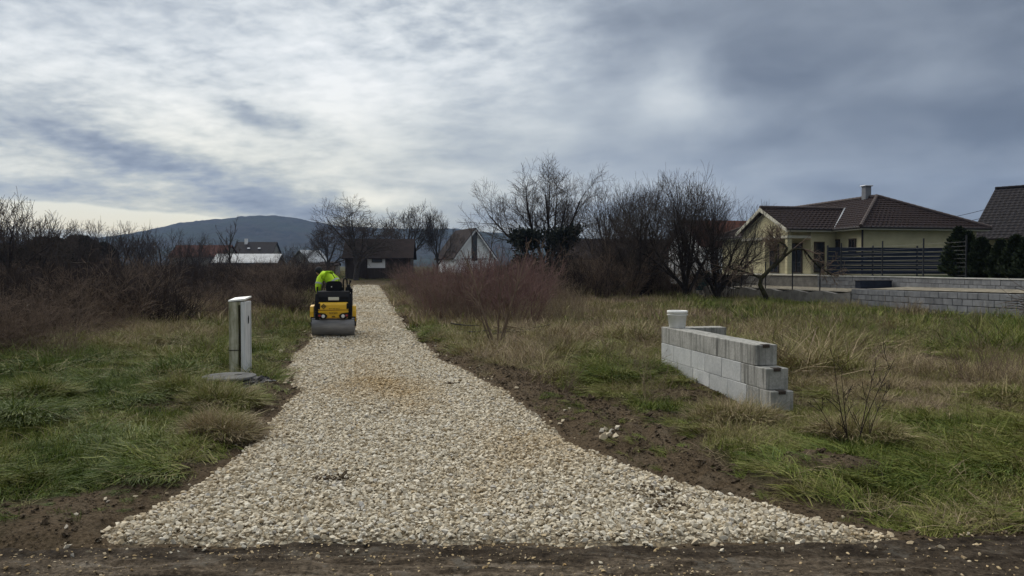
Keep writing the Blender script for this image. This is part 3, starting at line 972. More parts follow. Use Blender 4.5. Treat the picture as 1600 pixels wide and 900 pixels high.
def gable_house(name, label, cat, c, w, d, wall_h, roof_h, rz, wall, roof, over=.35, base=0.0, sink=.6):
    """ridge along local x; c = ground point"""
    h = empty(name, (c[0], c[1], base), rz, label, cat)
    mb = MB()
    mb.prism([(-w / 2, -d / 2, -sink), (-w / 2, d / 2, -sink), (-w / 2, d / 2, wall_h), (-w / 2, 0, wall_h + roof_h * (1 - .08)), (-w / 2, -d / 2, wall_h)], (w, 0, 0))
    mb.build('wall', wall, h)
    k = roof_h / (d / 2); ez = wall_h - over * k + .05; t = .12
    for s in (-1, 1):
        mb = MB()
        mb.prism([(-w / 2 - over, s * (d / 2 + over), ez), (-w / 2 - over, s * .01, wall_h + roof_h + .05), (-w / 2 - over, s * .01, wall_h + roof_h + .05 + t), (-w / 2 - over, s * (d / 2 + over), ez + t)], (w + 2 * over, 0, 0))
        mb.build('roof', roof, h)
    return h


def box_window(h, x, y, z, w, hh, along='x', frame=None):
    u = (1, 0, 0) if along == 'x' else (0, 1, 0)
    nrm = (0, -1 if y < 0 else 1, 0) if along == 'x' else (1 if x > 0 else -1, 0, 0)
    return add_window(h, (x, y, z), w, hh, u, nrm, frame)


c = at(595, 430, 92)
sh = gable_house('barn', 'dark timber barn with broad brown roof and white wall panel beyond the drive', 'barn', c, 7.7, 6.2, 2.35, 2.15, R(4), M['timber_dark'], M['brown_roof'], .4, .72)
MB().box((-.15, -3.14, 1.70), (2.2, .12, 1.30), bevel=.01).build('wall_panel', M['white_render'], sh)
add_window(sh, (-.1, -3.20, 1.92), 1.25, .42, (1, 0, 0), (0, -1, 0), cross=False)
MB().box((2.6, -3.12, .9), (1.1, .08, 1.9), bevel=.01).build('door', M['brown_frame'], sh)
for x_ in (-3.8, -1.5, .95, 3.8): MB().box((x_, -3.15, 1.0), (.16, .12, 2.3)).build('post', M['brown_frame'], sh)
c = at(727, 425, 125)
af = gable_house('steep_house', 'white gabled house with a steep dark roof and a tall dark gable window', 'house', c, 9, 6.8, 2.7, 4.4, R(90 + 24), M['white_render'], M['brown_roof'], .5, 1.1)
add_window(af, (-4.5, .1, 4.2), .95, 4.6, (0, 1, 0), (-1, 0, 0), M['dark_trim'])
MB().box((-4.56, 0, 2.2), (.06, 4.6, .10)).build('balcony_rail', M['dark_trim'], af)
mb = MB()
for s in (-1, 1): mb.prism([(-5.03, s * 3.95, 1.90), (-5.03, 0, 7.05), (-5.03, 0, 6.75), (-5.03, s * 3.75, 1.80)], (.08, 0, 0))
mb.build('barge_board', M['white_render'], af)
c = at(390, 425, 140)
lo_ = gable_house('farm_building', 'long low farm building with a pale metal roof behind the left brush', 'farm building', c, 11.5, 6, 1.9, 1.55, R(3), M['timber_dark'], M['pale_roof'], .3, .9)
for x_ in (-3, 0, 3): box_window(lo_, x_, -3.0, 1.1, .9, .8)
c = at(402, 425, 165)
dh = gable_house('farmhouse', 'dark roofed farmhouse with a white chimney above the pale metal roof', 'house', c, 8.4, 7, 3.9, 2.5, R(2), M['grey_render'], M['dark_tile'], .3, 1.1)
MB().box((-2.2, -.5, 6.4), (.6, .6, 1.7)).build('chimney', M['white_render'], dh)
for x_ in (-1.1, 1.2): MB().box((x_, -2.2, 4.95), (.55, .55, .3), (R(-35), 0, 0)).build('roof_window', M['zinc'], dh)
c = at(320, 425, 150)
rh = gable_house('farmhouse', 'long red roofed house half hidden by brush on the left of the hill', 'house', c, 11, 7, 3.2, 2.2, R(-3), M['grey_render'], M['red_roof'], .3, .9)
for x_ in (-3, 0, 3): box_window(rh, x_, -3.5, 1.8, 1, 1)
c = at(484, 425, 130)
wh = gable_house('cottage', 'small cottage with a whitish roof left of the big bare walnut tree', 'house', c, 4.6, 4.4, 2.0, 1.9, R(62), M['grey_render'], M['pale_roof'], .3, .9)
box_window(wh, -2.3, 0, 1.6, .8, .8, 'y')
c = at(516, 425, 112)
gsd = gable_house('garden_shed', 'little grey shed with two door leaves left of the dark barn', 'shed', c, 2.6, 2.2, 1.35, .45, R(5), M['grey_render'], M['brown_roof'], .15, .80)
for x_ in (-.5, .5): MB().box((x_, -1.12, .62), (.85, .06, 1.2)).build('door', M['timber_dark'], gsd)
c = at(975, 430, 92)
bh = gable_house('long_house', 'long house with a low dark brown roof behind the bare trees', 'house', c, 15, 8, 2.3, 2.2, R(6), M['grey_render'], M['brown_roof'], .4, .7)
for x_ in (-5, -1, 3): box_window(bh, x_, -4.0, 1.4, 1.1, 1.1)
c = at(1118, 430, 78)
r2 = gable_house('red_roof_house', 'house with a dull red roof behind the fruit trees beside the bungalow', 'house', c, 7, 8, 3.3, 2.6, R(12), M['white_render'], M['red_roof'], .4, .7)
box_window(r2, 0, -4, 1.9, 1.2, 1.2)

# ------------------------------------------------------------------ bare trees and brush


def tubes(polys, sides):
    """polys: list of (points n x 3, radii n) -> vertices, quads (vectorised per length)"""
    Vs, Fs, base = [], [], 0
    by = {}
    for p, r in polys: by.setdefault(len(p), []).append((p, r))
    for n, lst in by.items():
        P = np.array([q[0] for q in lst]); Rr = np.array([q[1] for q in lst])
        T = np.empty_like(P); T[:, 1:-1] = P[:, 2:] - P[:, :-2]; T[:, 0] = P[:, 1] - P[:, 0]; T[:, -1] = P[:, -1] - P[:, -2]
        T /= np.linalg.norm(T, axis=2, keepdims=True) + 1e-9
        ref = np.where(np.abs(T[:, :1, 2:3]) < .8, np.array([[[0, 0, 1.0]]]), np.array([[[1.0, 0, 0]]]))
        U = ref - T * (ref * T).sum(2, keepdims=True); U /= np.linalg.norm(U, axis=2, keepdims=True) + 1e-9
        W_ = np.cross(T, U)
        a = np.arange(sides) * 2 * math.pi / sides
        ring = P[:, :, None] + Rr[:, :, None, None] * (np.cos(a)[None, None, :, None] * U[:, :, None] + np.sin(a)[None, None, :, None] * W_[:, :, None])
        m = len(lst); Vs.append(ring.reshape(-1, 3))
        idx = base + np.arange(m * n * sides).reshape(m, n, sides)
        nx = np.roll(idx, -1, 2)
        Fs.append(np.stack([idx[:, :-1], nx[:, :-1], nx[:, 1:], idx[:, 1:]], -1).reshape(-1, 4)); base += m * n * sides
    return np.concatenate(Vs), np.concatenate(Fs)


def unit(v): return v / (np.linalg.norm(v) + 1e-9)


def branch(rng, p, d, L_, r0, r1, n, wob, up):
    pts = [p]; d = unit(d)
    for i in range(n):
        d = unit(d + rng.normal(0, wob, 3) + np.array([0, 0, up]))
        p = p + d * L_ / n; pts.append(p)
    return np.array(pts), np.linspace(r0, r1, n + 1)


def deviate(rng, d, ang, roll):
    d = unit(d); ref = np.array([0, 0, 1.0]) if abs(d[2]) < .9 else np.array([1.0, 0, 0])
    u = unit(np.cross(d, ref)); v = np.cross(d, u)
    return d * math.cos(ang) + (u * math.cos(roll) + v * math.sin(roll)) * math.sin(ang)


def tree_polys(seed, H, trunk_h, r, spec, lean=(0, 0)):
    """spec: per level (count, length as share of H, spread in degrees, start on the parent, wobble, pull upwards)"""
    rng = np.random.default_rng(seed)
    lv = [[] for _ in range(len(spec) + 1)]
    d0 = unit(np.array([lean[0], lean[1], 1.0]))
    lv[0].append(branch(rng, np.array([0, 0, -.25]), d0, trunk_h + .25, r * 1.15, r * .8, 5, .06, .03))
    for k, (cnt, ln, ang, st, wob, up) in enumerate(spec):
        for (P, Rr) in lv[k]:
            n = len(P) - 1
            c = cnt if k == 0 else max(1, int(rng.normal(cnt, cnt * .22)))
            roll = rng.uniform(0, 6.28)
            plen = np.linalg.norm(P[-1] - P[0]) / max(1e-6, H * (spec[k - 1][1] if k else trunk_h / H))
            for i in range(c):
                t = st + (1 - st) * ((i + rng.uniform(.2, 1)) / c) ** .9
                if k > 0 and i == c - 1: t = 1.0
                j = min(int(t * n), n - 1); f = t * n - j
                p = P[j] * (1 - f) + P[j + 1] * f; rr = Rr[j] * (1 - f) + Rr[j + 1] * f
                d = P[j + 1] - P[j]
                roll += 2.4 + rng.normal(0, .5)
                a = R(ang) * (rng.uniform(.55, 1.35) if k else .2 + 1.15 * ((i * 5) % c + rng.uniform(.2, .8)) / c)
                if k > 0 and i == c - 1: a *= .3
                L_ = H * ln * (rng.uniform(.65, 1.25) if k else rng.uniform(.85, 1.12)) * (1.15 - .5 * t if k > 0 else 1)
                q0 = rr * (.62, .50, .52, .6, .7)[min(k, 4)]; q1 = q0 * (.34 if k < len(spec) - 1 else .5)
                lv[k + 1].append(branch(rng, p, deviate(rng, d, a, roll), L_, q0, q1, (6, 5, 4, 3, 2)[min(k, 4)], wob, up))
    return lv


def bark(c1, c2, scale=9):
    return speckle(c1, c2, scale, 6, .3, .7, .6, 25, .02)


M['bark_dark'] = material('bark_dark', bark((.018, .015, .014), (.055, .046, .042)), .95, .1)
M['bark_grey'] = material('bark_grey', bark((.030, .026, .024), (.085, .075, .068)), .95, .1)
M['twig_dark'] = material('twig_dark', plain((.044, .034, .031), .3, 1), .9, .05)
M['twig_brown'] = material('twig_brown', speckle((.085, .060, .047), (.21, .155, .115), 1.3, 4), .9, .1)
M['twig_red'] = material('twig_red', speckle((.105, .058, .055), (.21, .125, .110), 1.0, 4), .8, .15)
M['twig_tree'] = material('twig_tree', plain((.062, .051, .046), .3, 1), .9, .05)
M['twig_straw'] = material('twig_straw', speckle((.15, .115, .075), (.30, .24, .16), 1.5, 4), .9, .1)
M['bark_moss'] = material('bark_moss', speckle((.022, .019, .014), (.062, .058, .024), 4, 5, .4, .7, .5, 25, .02), .95, .1)


def fit(lv, H, Wd):
    P = np.concatenate([p for q in lv for p, r in q])
    kz = H / np.percentile(P[:, 2], 99.7); kx = Wd / (np.percentile(P[:, 0], 99) - np.percentile(P[:, 0], 1)); ky = Wd / (np.percentile(P[:, 1], 99) - np.percentile(P[:, 1], 1))
    s = np.array([kx, ky, kz])
    return [[(p * s, r) for p, r in q] for q in lv]


def tree_meshes(name, lv, trunk_levels=2, rmin=.006):
    lv = [[(p, np.maximum(r, rmin)) for p, r in q] for q in lv]
    parts = []
    vs, fs = [], []; b = 0
    for k, sd in zip(range(trunk_levels), (9, 7, 5)):
        v, f = tubes(lv[k], sd); vs.append(v); fs.append(f + b); b += len(v)
    tr_ = np_mesh(name + '_trunk', np.concatenate(vs), np.concatenate(fs), True)
    vs, fs = [], []; b = 0
    for k in range(trunk_levels, len(lv)):
        if lv[k]:
            v, f = tubes(lv[k], 4 if k == trunk_levels else 3); vs.append(v); fs.append(f + b); b += len(v)
    cr_ = np_mesh(name + '_crown', np.concatenate(vs), np.concatenate(fs), True)
    return tr_, cr_


def place_tree(meshes, x, y, z, rz, sc, label, group=None, bk='bark_dark', tw='twig_tree', name='bare_tree', cat='tree'):
    t = empty(name, (x, y, z), rz, label, cat, group)
    t.scale = (sc, sc, sc) if not hasattr(sc, '__len__') else sc
    a = link('trunk', meshes[0], M[bk], t); b = link('crown', meshes[1], M[tw], t)
    return t


def gz(x, y): return float(height(np.array([x]), np.array([y]))[0])


# the big bare tree in the middle: several heavy limbs from low down
SP_big = [(9, .60, 32, .3, .07, .03), (9, .25, 40, .22, .09, .05), (7, .13, 42, .2, .11, .05), (5, .07, 42, .2, .13, .04), (3, .048, 40, .25, .14, .02)]
big_t = tree_meshes('big', fit(tree_polys(11, 9.6, 1.5, .25, SP_big), 9.8, 8.6), 3, .0075)
p = at(856, 455, 55); place_tree(big_t, p.x, 55, gz(p.x, 55), 2.0, 1.0, 'tallest bare tree with spreading limbs above the clipped evergreen in the middle')
# walnut group over the barn
SP_wal = [(7, .52, 48, .4, .10, .02), (8, .28, 42, .22, .11, .03), (7, .14, 44, .2, .13, .02), (5, .075, 45, .2, .15, .02), (3, .05, 40, .25, .15, .0)]
wal1 = tree_meshes('wal', fit(tree_polys(21, 9.8, 2.6, .30, SP_wal), 9.4, 10.0), 3, .012)
wal2 = tree_meshes('walb', fit(tree_polys(23, 9.6, 2.5, .26, SP_wal), 9.4, 7.6), 3, .012)
for ms, px, Y_, rz, sc, lab in ((wal1, 556, 86, .4, 1.0, 'wide bare walnut tree standing in front of the left end of the dark barn'),
                                (wal2, 640, 99, 1.7, (1.05, 1.05, 1.0), 'bare tree rising behind the middle of the brown barn roof'),
                                (wal2, 683, 101, 3.9, (.62, .62, .97), 'narrower bare tree between the barn and the white steep gable'),
                                (wal2, 512, 96, 4.4, (.75, .75, .72), 'low bare tree left of the wide walnut by the grey shed')):
    p = at(px, 430, Y_); place_tree(ms, p.x, Y_, gz(p.x, Y_), rz, sc, lab, bk='bark_grey')
# untended fruit trees on the right
SP_fr = [(9, .56, 36, .15, .10, .04), (9, .30, 42, .15, .12, .06), (7, .18, 42, .15, .13, .07), (5, .10, 38, .2, .13, .07), (2, .06, 34, .25, .13, .04)]
fr1 = tree_meshes('fr', fit(tree_polys(31, 6.3, .75, .16, SP_fr), 6.2, 5.6), 3, .005)
fr2 = tree_meshes('frb', fit(tree_polys(34, 6.2, .6, .15, SP_fr), 6.1, 5.0), 3, .005)
for ms, px, Y_, rz, sc, lab in ((fr1, 1072, 38.0, .6, (1.0, 1.0, 1.04), 'dense bare fruit tree with thick dark stem left of the green sheet'),
                                (fr2, 1002, 40.5, 2.3, (1.05, 1.05, 1.07), 'bushy bare fruit tree, left one of the thicket beside the bungalow'),
                                (fr2, 1122, 39.0, 4.1, (1.0, 1.0, 1.0), 'bare fruit tree closest to the bungalow porch, leaning to the right'),
                                (fr1, 955, 45.0, 3.3, (1.15, 1.15, 1.12), 'dark bare fruit tree behind the left side of the thicket')):
    p = at(px, 465, Y_); place_tree(ms, p.x, Y_, gz(p.x, Y_), rz, sc, lab)
# gnarled little tree by the porch wall
rngT = np.random.default_rng(77)
lv = [[], [], [], []]
trk = np.array([(.15, 0, -.2), (0, 0, .35), (-.25, .0, .85), (-.2, 0, 1.15), (.25, 0, 1.6), (.75, 0, 2.05), (.95, 0, 2.5)])
lv[0].append((trk, np.array([.13, .115, .10, .095, .09, .08, .06])))
lv[1].append(branch(rngT, trk[4], np.array([1, .2, .9]), 1.7, .06, .03, 6, .2, .04))
lv[1].append((np.array([trk[5], trk[5] + (.5, 0, .42), trk[5] + (1.0, .1, .40), trk[5] + (1.35, .1, -.05), trk[5] + (1.75, 0, -.45), trk[5] + (2.2, 0, -.75), trk[5] + (2.5, 0, -.8)]), np.array([.06, .055, .05, .045, .04, .03, .02])))
lv[1].append(branch(rngT, trk[6], np.array([-.2, .3, 1]), 1.3, .055, .025, 6, .2, .04))
lv[1].append(branch(rngT, trk[3], np.array([-1, .1, .35]), 2.2, .06, .02, 6, .13, .02))
for k, (cnt, L_, a) in ((1, (16, .75, 50)), (2, (8, .35, 50))):
    for P, Rr in lv[k]:
        for i in range(cnt):
            t = rngT.uniform(.25, 1); j = min(int(t * (len(P) - 1)), len(P) - 2)
            lv[k + 1].append(branch(rngT, P[j], deviate(rngT, P[j + 1] - P[j], R(a), rngT.uniform(0, 6.3)), L_ * rngT.uniform(.6, 1.3), Rr[j] * .55, .007, 4 if k == 1 else 3, .2, .04))
gn = tree_meshes('gn', lv, 2, .007)
p = at(1196, 474, 35.0); place_tree(gn, p.x, 35.0, gz(p.x, 35.0), 0, 1.05, 'small gnarled mossy tree with a kinked trunk before the bungalow porch', bk='bark_moss', tw='twig_brown')

# left side trees
SP_or = [(6, .52, 40, .3, .12, .04), (7, .28, 44, .2, .13, .05), (6, .15, 44, .2, .14, .06), (5, .09, 42, .2, .15, .05)]
or1 = tree_meshes('or', fit(tree_polys(41, 5.6, 1.1, .14, SP_or), 5.8, 5.0), 2, .009)
or2 = tree_meshes('orb', fit(tree_polys(44, 5.4, .9, .13, SP_or), 5.6, 4.6), 2, .009)
rng = random.Random(9)
LT = [(8, 34, 1, .86), (50, 37, 2, .86), (-45, 31, 1, .82), (100, 52, 2, .93), (135, 58, 1, .90), (185, 60, 2, .98), (215, 66, 1, .98), (160, 72, 1, 1.03),
      (75, 66, 1, 1.0), (250, 70, 2, .92), (285, 74, 1, .82), (35, 72, 2, 1.15), (-20, 60, 1, 1.25), (310, 90, 2, .95), (450, 95, 1, .72), (472, 105, 2, .82), (340, 110, 2, .9), (-110, 45, 1, 1.2), (-150, 60, 2, 1.3)]
LT_LABEL = ['tall bare orchard tree closest to the left edge of the photo', 'bare orchard tree with upright twigs, second from the left edge', 'bare orchard tree cut off by the left edge of the photo',
            'bare orchard tree standing directly behind the wooden post', 'bare orchard tree just right of the wooden post', 'bare orchard tree with a broad crown under the cream cloud bank', 'bare orchard tree at the foot of the left slope of the hill',
            'far bare orchard tree behind the dark evergreen right of the wooden post', 'far bare orchard tree between the two left evergreens', 'low bare orchard tree before the left foot of the hill', 'lowest bare orchard tree before the red roofed house',
            'far bare orchard tree behind the leftmost evergreen', 'tall far bare orchard tree at the very left edge', 'small bare tree before the red roof and the pale metal roof', 'little bare tree at the right end of the pale metal roof', 'little bare tree left of the whitish roofed cottage',
            'small bare tree before the left end of the pale metal roof', 'bare orchard tree beyond the left edge of the photo', 'second bare orchard tree beyond the left edge of the photo']
for i, (px, Y_, k, s) in enumerate(LT):
    p = at(px, 440, Y_)
    place_tree(or1 if k == 1 else or2, p.x, Y_, gz(p.x, Y_), rng.uniform(0, 6.3), (s, s, s * rng.uniform(.95, 1.08)), LT_LABEL[i], 'orchard trees on the left')
# slim young tree
SP_sl = [(9, .34, 22, .25, .08, .06), (6, .14, 30, .2, .1, .06), (4, .06, 34, .2, .1, .05)]
sl = tree_meshes('sl', tree_polys(51, 5.0, 3.6, .075, SP_sl, (.05, 0)), 1, .011)
p = at(357, 440, 55); place_tree(sl, p.x, 55, gz(p.x, 55), .5, (1, 1, .95), 'slim upright young tree with pale stem before the farm building', bk='bark_grey')

# ---- evergreens made of small leaf faces


def leaf_cloud(name, pts, nrm, size, rng, tone):
    """one small bent leaf (two triangles) per point"""
    n = len(pts)
    u = rng.normal(size=(n, 3)); u /= np.linalg.norm(u, axis=1, keepdims=True)
    u = u + nrm * .7 + np.array([0, 0, .5]); u /= np.linalg.norm(u, axis=1, keepdims=True)
    v = np.cross(u, rng.normal(size=(n, 3))); v /= np.linalg.norm(v, axis=1, keepdims=True)
    s = size * rng.uniform(.6, 1.4, (n, 1))
    V_ = np.stack([pts, pts + u * s * .5 + v * s * .28, pts + u * s, pts + u * s * .5 - v * s * .28], 1).reshape(-1, 3)
    f = np.arange(n * 4).reshape(n, 4)
    return np_mesh(name, V_, f, False, {'tone': np.repeat(tone, 4)})


def leaf_fn(c1, c2, c3):
    def fn(N):
        return N.ramp(N.attr('tone'), [(0, c1), (.55, c2), (1, c3)]), None
    return fn


M['conifer_leaf'] = material('conifer_leaf', leaf_fn((.010, .017, .008), (.022, .034, .014), (.045, .055, .022)), .8, .2)
M['evergreen_leaf'] = material('evergreen_leaf', leaf_fn((.010, .015, .010), (.020, .026, .017), (.040, .042, .028)), .8, .2)


def thuja(seed, H, r, n=5200):
    rng = np.random.default_rng(seed)
    t = rng.uniform(0, 1, n) ** .85; a = rng.uniform(0, 6.283, n)
    prof = np.minimum(1, (t + .04) * 5) * (1 - t ** 1.7) * (1 + .22 * np.sin(a * 5 + t * 17) + .12 * np.sin(a * 9 - t * 31))
    k = rng.uniform(.55, 1, n) ** .5 * prof * r
    pts = np.stack([np.cos(a) * k, np.sin(a) * k, t * H * .97 + .03], 1)
    nrm = np.stack([np.cos(a) * .8, np.sin(a) * .8, np.full(n, .9)], 1)
    lf = leaf_cloud('crown', pts, nrm, .16, rng, np.clip(rng.normal(.45, .22, n), 0, 1))
    tk = MB().tube([(0, 0, -.1), (0, 0, H * .8)], [.05, .015], 6).mesh('trunk', True)
    return tk, lf


th = [thuja(5, 1.75, .46), thuja(6, 1.5, .42)]
for i, (px, Y_, k, s, lab) in enumerate(((1492, 29.3, 0, 1.10, 'tallest dark conical thuja, standing at the right end of the navy fence'), (1504, 29.0, 1, 1.15, 'dark thuja pressed against the right side of the tallest conifer'),
                                  (1527, 28.0, 1, .98, 'dark thuja, third from the navy fence on the upper block wall'), (1556, 27.0, 0, .80, 'shortest dark thuja in the row on the upper block wall'),
                                  (1580, 26.1, 1, .98, 'dark thuja next to the edge of the photo on the block wall'), (1601, 25.4, 0, .86, 'dark thuja cut off by the right edge of the photo'), (1640, 24.3, 1, .9, None), (1690, 23.2, 0, .9, None))):
    if lab is None: lab = 'dark thuja beyond the right edge of the photo on the block wall'
    p = at(px, 432, Y_)
    t = place_tree(th[k], p.x + .15, Y_, 1.28, i * 1.3, (s * 1.12, s * 1.12, s), lab, 'conifers on the upper block wall', 'bark_dark', 'conifer_leaf', 'conifer', 'tree')
# clipped evergreen under the tall tree
rg = np.random.default_rng(3); n = 15000
a = rg.uniform(-1, 1, (n, 3)); a = np.sign(a) * np.abs(a) ** .45
bx = np.stack([a[:, 0] * 1.95, a[:, 1] * 1.4, 2.75 + a[:, 2] * 1.45], 1)
wv = fbm(bx[:, 0] * 1.3 + bx[:, 1], bx[:, 2] * 1.6, 5) - .5
bx = bx + (bx - np.array([0, 0, 2.7])) * (wv[:, None] * .75) + rg.normal(0, .11, (n, 3))
ev = (MB().tube([(0, 0, -.2), (.05, 0, 2.5)], [.12, .06], 7).mesh('trunk', True), leaf_cloud('crown', bx, unit(bx - np.array([0, 0, 2.7])) * 60, .20, rg, np.clip(rg.normal(.4, .22, n), 0, 1)))
p = at(850, 455, 51.5); place_tree(ev, p.x, 51.5, gz(p.x, 51.5), .15, 1, 'dark clipped evergreen block of foliage under the tallest bare tree', None, 'bark_dark', 'evergreen_leaf', 'evergreen_tree', 'tree')
# dark evergreen masses in the left thicket
rg = np.random.default_rng(8); n = 9000
a = rg.normal(size=(n, 3)); a /= np.linalg.norm(a, axis=1, keepdims=True); k = rg.uniform(.55, 1, (n, 1)) ** .5
b3 = a * k * np.array([1.7, 1.5, 1.9]) * (1 + .5 * (fbm(a[:, 0] * 2.5 + 9, a[:, 2] * 2.5 + a[:, 1] * 2, 6)[:, None] - .5)) + np.array([0, 0, 2.0])
eb = (MB().tube([(0, 0, -.2), (0, 0, 2.4)], [.12, .05], 7).mesh('trunk', True), leaf_cloud('crown', b3, a, .24, rg, np.clip(rg.normal(.35, .2, n), 0, 1)))
for i, (px, Y_, s, lab) in enumerate(((78, 58, 1.05, 'dark evergreen between bare trees, second mass from the left edge'), (125, 62, 1.12, 'dark round evergreen behind the wooden post on the left'), (150, 64, 1.0, 'dark evergreen just right of the wooden post, low in the thicket'), (20, 60, .95, 'dark evergreen deep in the thicket near the left edge'))):
    p = at(px, 440, Y_); place_tree(eb, p.x, Y_, gz(p.x, Y_) - .1, i * 1.9, s, lab, None, 'bark_dark', 'evergreen_leaf', 'evergreen_tree', 'tree')

# ---- brush: many stems from the ground


def brush_mesh(seed, H, spread, stems, twigs, tw_len, lean, wob=.12, sub=2, r=.008, droop=.0):
    rng = np.random.default_rng(seed); L0, L1, L2 = [], [], []
    for i in range(stems):
        a = rng.uniform(0, 6.283); q = spread * math.sqrt(rng.uniform(0, 1)) * .8
        p = np.array([math.cos(a) * q, math.sin(a) * q, -.08])
        d = np.array([math.cos(a) * lean * rng.uniform(.1, 1.2), math.sin(a) * lean * rng.uniform(.1, 1.2), 1.0]) + rng.normal(0, .12, 3)
        L_ = H * rng.uniform(.45, 1.05)
        P, Rr = branch(rng, p, d, L_, r * rng.uniform(.8, 1.4), r * .35, 5, wob, -droop)
        L0.append((P, Rr))
        for j in range(twigs):
            t = rng.uniform(.25, .98); k = min(int(t * 5), 4); f = t * 5 - k
            b = P[k] * (1 - f) + P[k + 1] * f
            P2, R2 = branch(rng, b, deviate(rng, P[k + 1] - P[k], R(38) * rng.uniform(.5, 1.4), rng.uniform(0, 6.3)), H * tw_len * rng.uniform(.5, 1.3), Rr[k] * .6, r * .3, 3, wob, .03 - droop)
            L1.append((P2, R2))
            for m in range(sub):
                P3, R3 = branch(rng, P2[rng.integers(1, 3)], deviate(rng, P2[2] - P2[1], R(42), rng.uniform(0, 6.3)), H * tw_len * .45 * rng.uniform(.5, 1.3), r * .36, r * .25, 2, wob, .02)
                L2.append((P3, R3))
    v, f = tubes(L0 + L1 + L2, 3)
    return np_mesh('brush', v, f, True)


bramble = [brush_mesh(100 + k, 1.5, .9, 46, 6, .34, .75, .18, 2, .008, .05) for k in range(3)]
dogwood = [brush_mesh(120 + k, 1.9, 1.05, 52, 6, .27, .40, .08, 1, .0105) for k in range(2)]
scrub = [brush_mesh(140 + k, 1.35, .8, 60, 5, .26, .45, .10, 2, .0065) for k in range(2)]
weedy = [brush_mesh(160 + k, .62, .34, 26, 4, .3, .5, .12, 1, .0035) for k in range(2)]
darkbr = [brush_mesh(180 + k, 2.4, 1.3, 60, 7, .28, .55, .13, 2, .0125) for k in range(2)]


ZONES = [(-999, 'beyond the left edge'), (-60, 'cut by the left edge'), (25, 'near the left edge'), (60, 'left of the wooden post'), (120, 'just right of the wooden post'), (190, 'under the left foot of the hill'), (250, 'below the left slope of the hill'),
         (310, 'left of the meter pillar'), (350, 'behind the meter pillar'), (395, 'right of the meter pillar'), (440, 'left of the roller'), (480, 'beside the roller driver'), (560, 'at the far end of the drive'), (655, 'nearest the gravel'),
         (690, 'below the white steep gable'), (730, 'before the tall whips'), (770, 'around the many stemmed sapling'), (810, 'left of the tall bare tree'), (850, 'under the tall bare tree'), (900, 'at the left end of the hedge'), (950, 'in the middle of the hedge'),
         (1010, 'behind the white bucket'), (1060, 'left of the green screen'), (1120, 'below the bungalow porch'), (1200, 'right of the gnarled tree'), (1280, 'below the slatted fence'), (1360, 'below the dark trough'), (1440, 'before the conifers'), (1520, 'near the right edge of the photo')]


def zone(x, y):
    px = 800 + FOC * x / y; w = ZONES[0][1]
    for a, t in ZONES:
        if px >= a: w = t
    return w, ('lowest in front' if y < 13.5 else 'low in front' if y < 17 else 'in the near rows' if y < 27 else 'in the third rows' if y < 33 else 'in the middle rows' if y < 40 else 'far back' if y < 60 else 'farthest back')


SEEN = {}


def bush(me, mat, x, y, s, label, group, name='bush', cat='bush', sink=0.0, rz=None):
    o = link(name, me, mat)
    o.location = (x, y, gz(x, y) - sink); o.rotation_euler = (0, 0, rng.uniform(0, 6.3) if rz is None else rz)
    o.scale = s if hasattr(s, '__len__') else (s, s, s)
    if group:
        z_, d_ = zone(x, y); label = f'{label} {z_}, {d_}'
    return tag(o, label, cat, group)


def copies_of(me, mat):
    c = me.copy(); c.materials.clear(); c.materials.append(mat); return c


B_dark = [copies_of(m, M['twig_dark']) for m in bramble]; B_brown = [copies_of(m, M['twig_brown']) for m in bramble]
D_red = [copies_of(m, M['twig_red']) for m in dogwood]; S_brown = [copies_of(m, M['twig_brown']) for m in scrub]
W_straw = [copies_of(m, M['twig_straw']) for m in weedy]; W_brown = [copies_of(m, M['twig_brown']) for m in weedy]
K_dark = [copies_of(m, M['twig_dark']) for m in darkbr]; K_brown = [copies_of(m, M['twig_brown']) for m in darkbr]

rng = random.Random(17)
# left: tall dark thicket along the field, then low brambles towards the camera
for i in range(46):
    px = rng.uniform(-160, 345); Y_ = rng.uniform(28, 72)
    Y_ = max(Y_, 26 + max(0, px - 0) * .07)
    x = at(px, 440, Y_).x
    s = rng.uniform(.8, 1.25)
    bush(rng.choice(K_dark + K_brown[:1]), None, x, Y_, (s, s, s * rng.uniform(.75, 1.05)), 'tall dark thicket bush', 'tall thicket bushes on the left')
for i in range(40):
    px = rng.uniform(-120, 150); Y_ = rng.uniform(12.2, 24)
    Y_ = max(Y_, 12.0 + max(0, px - 20) * .05)
    x = at(px, 500, Y_).x
    bush(rng.choice(B_dark + B_brown), None, x, Y_, rng.uniform(.55, .95), 'low tangled brown bramble', 'brambles on the left')
for i in range(64):
    px = rng.uniform(120, 470); Y_ = rng.uniform(18.5, 52)
    Y_ = max(Y_, 18.5 + max(0, px - 250) * .05)
    x = at(px, 470, Y_).x
    if XL(Y_) - x < 1.2: continue
    bush(rng.choice(B_brown + S_brown + B_dark[:1]), None, x, Y_, rng.uniform(.5, .95), 'low tangled brown bramble', 'brambles on the left')
for i in range(30):
    px = rng.uniform(235, 520); Y_ = rng.uniform(70, 118); x = at(px, 440, Y_).x
    if XL(min(Y_, 73)) - x < 2: continue
    bush(rng.choice(K_dark + K_brown), None, x, Y_, (rng.uniform(.8, 1.2),) * 2 + (rng.uniform(.6, 1.0),), 'far leafless bush', 'far bushes before the farm buildings')
for i in range(52):
    px = rng.uniform(215, 485); Y_ = rng.uniform(42, 69); x = at(px, 440, Y_).x
    if XL(Y_) - x < 1.6: continue
    bush(rng.choice(K_dark * 2 + K_brown), None, x, Y_, (1.0, 1.0, rng.uniform(.72, 1.0)), 'mid brown thicket bush', 'thicket before the farm buildings')
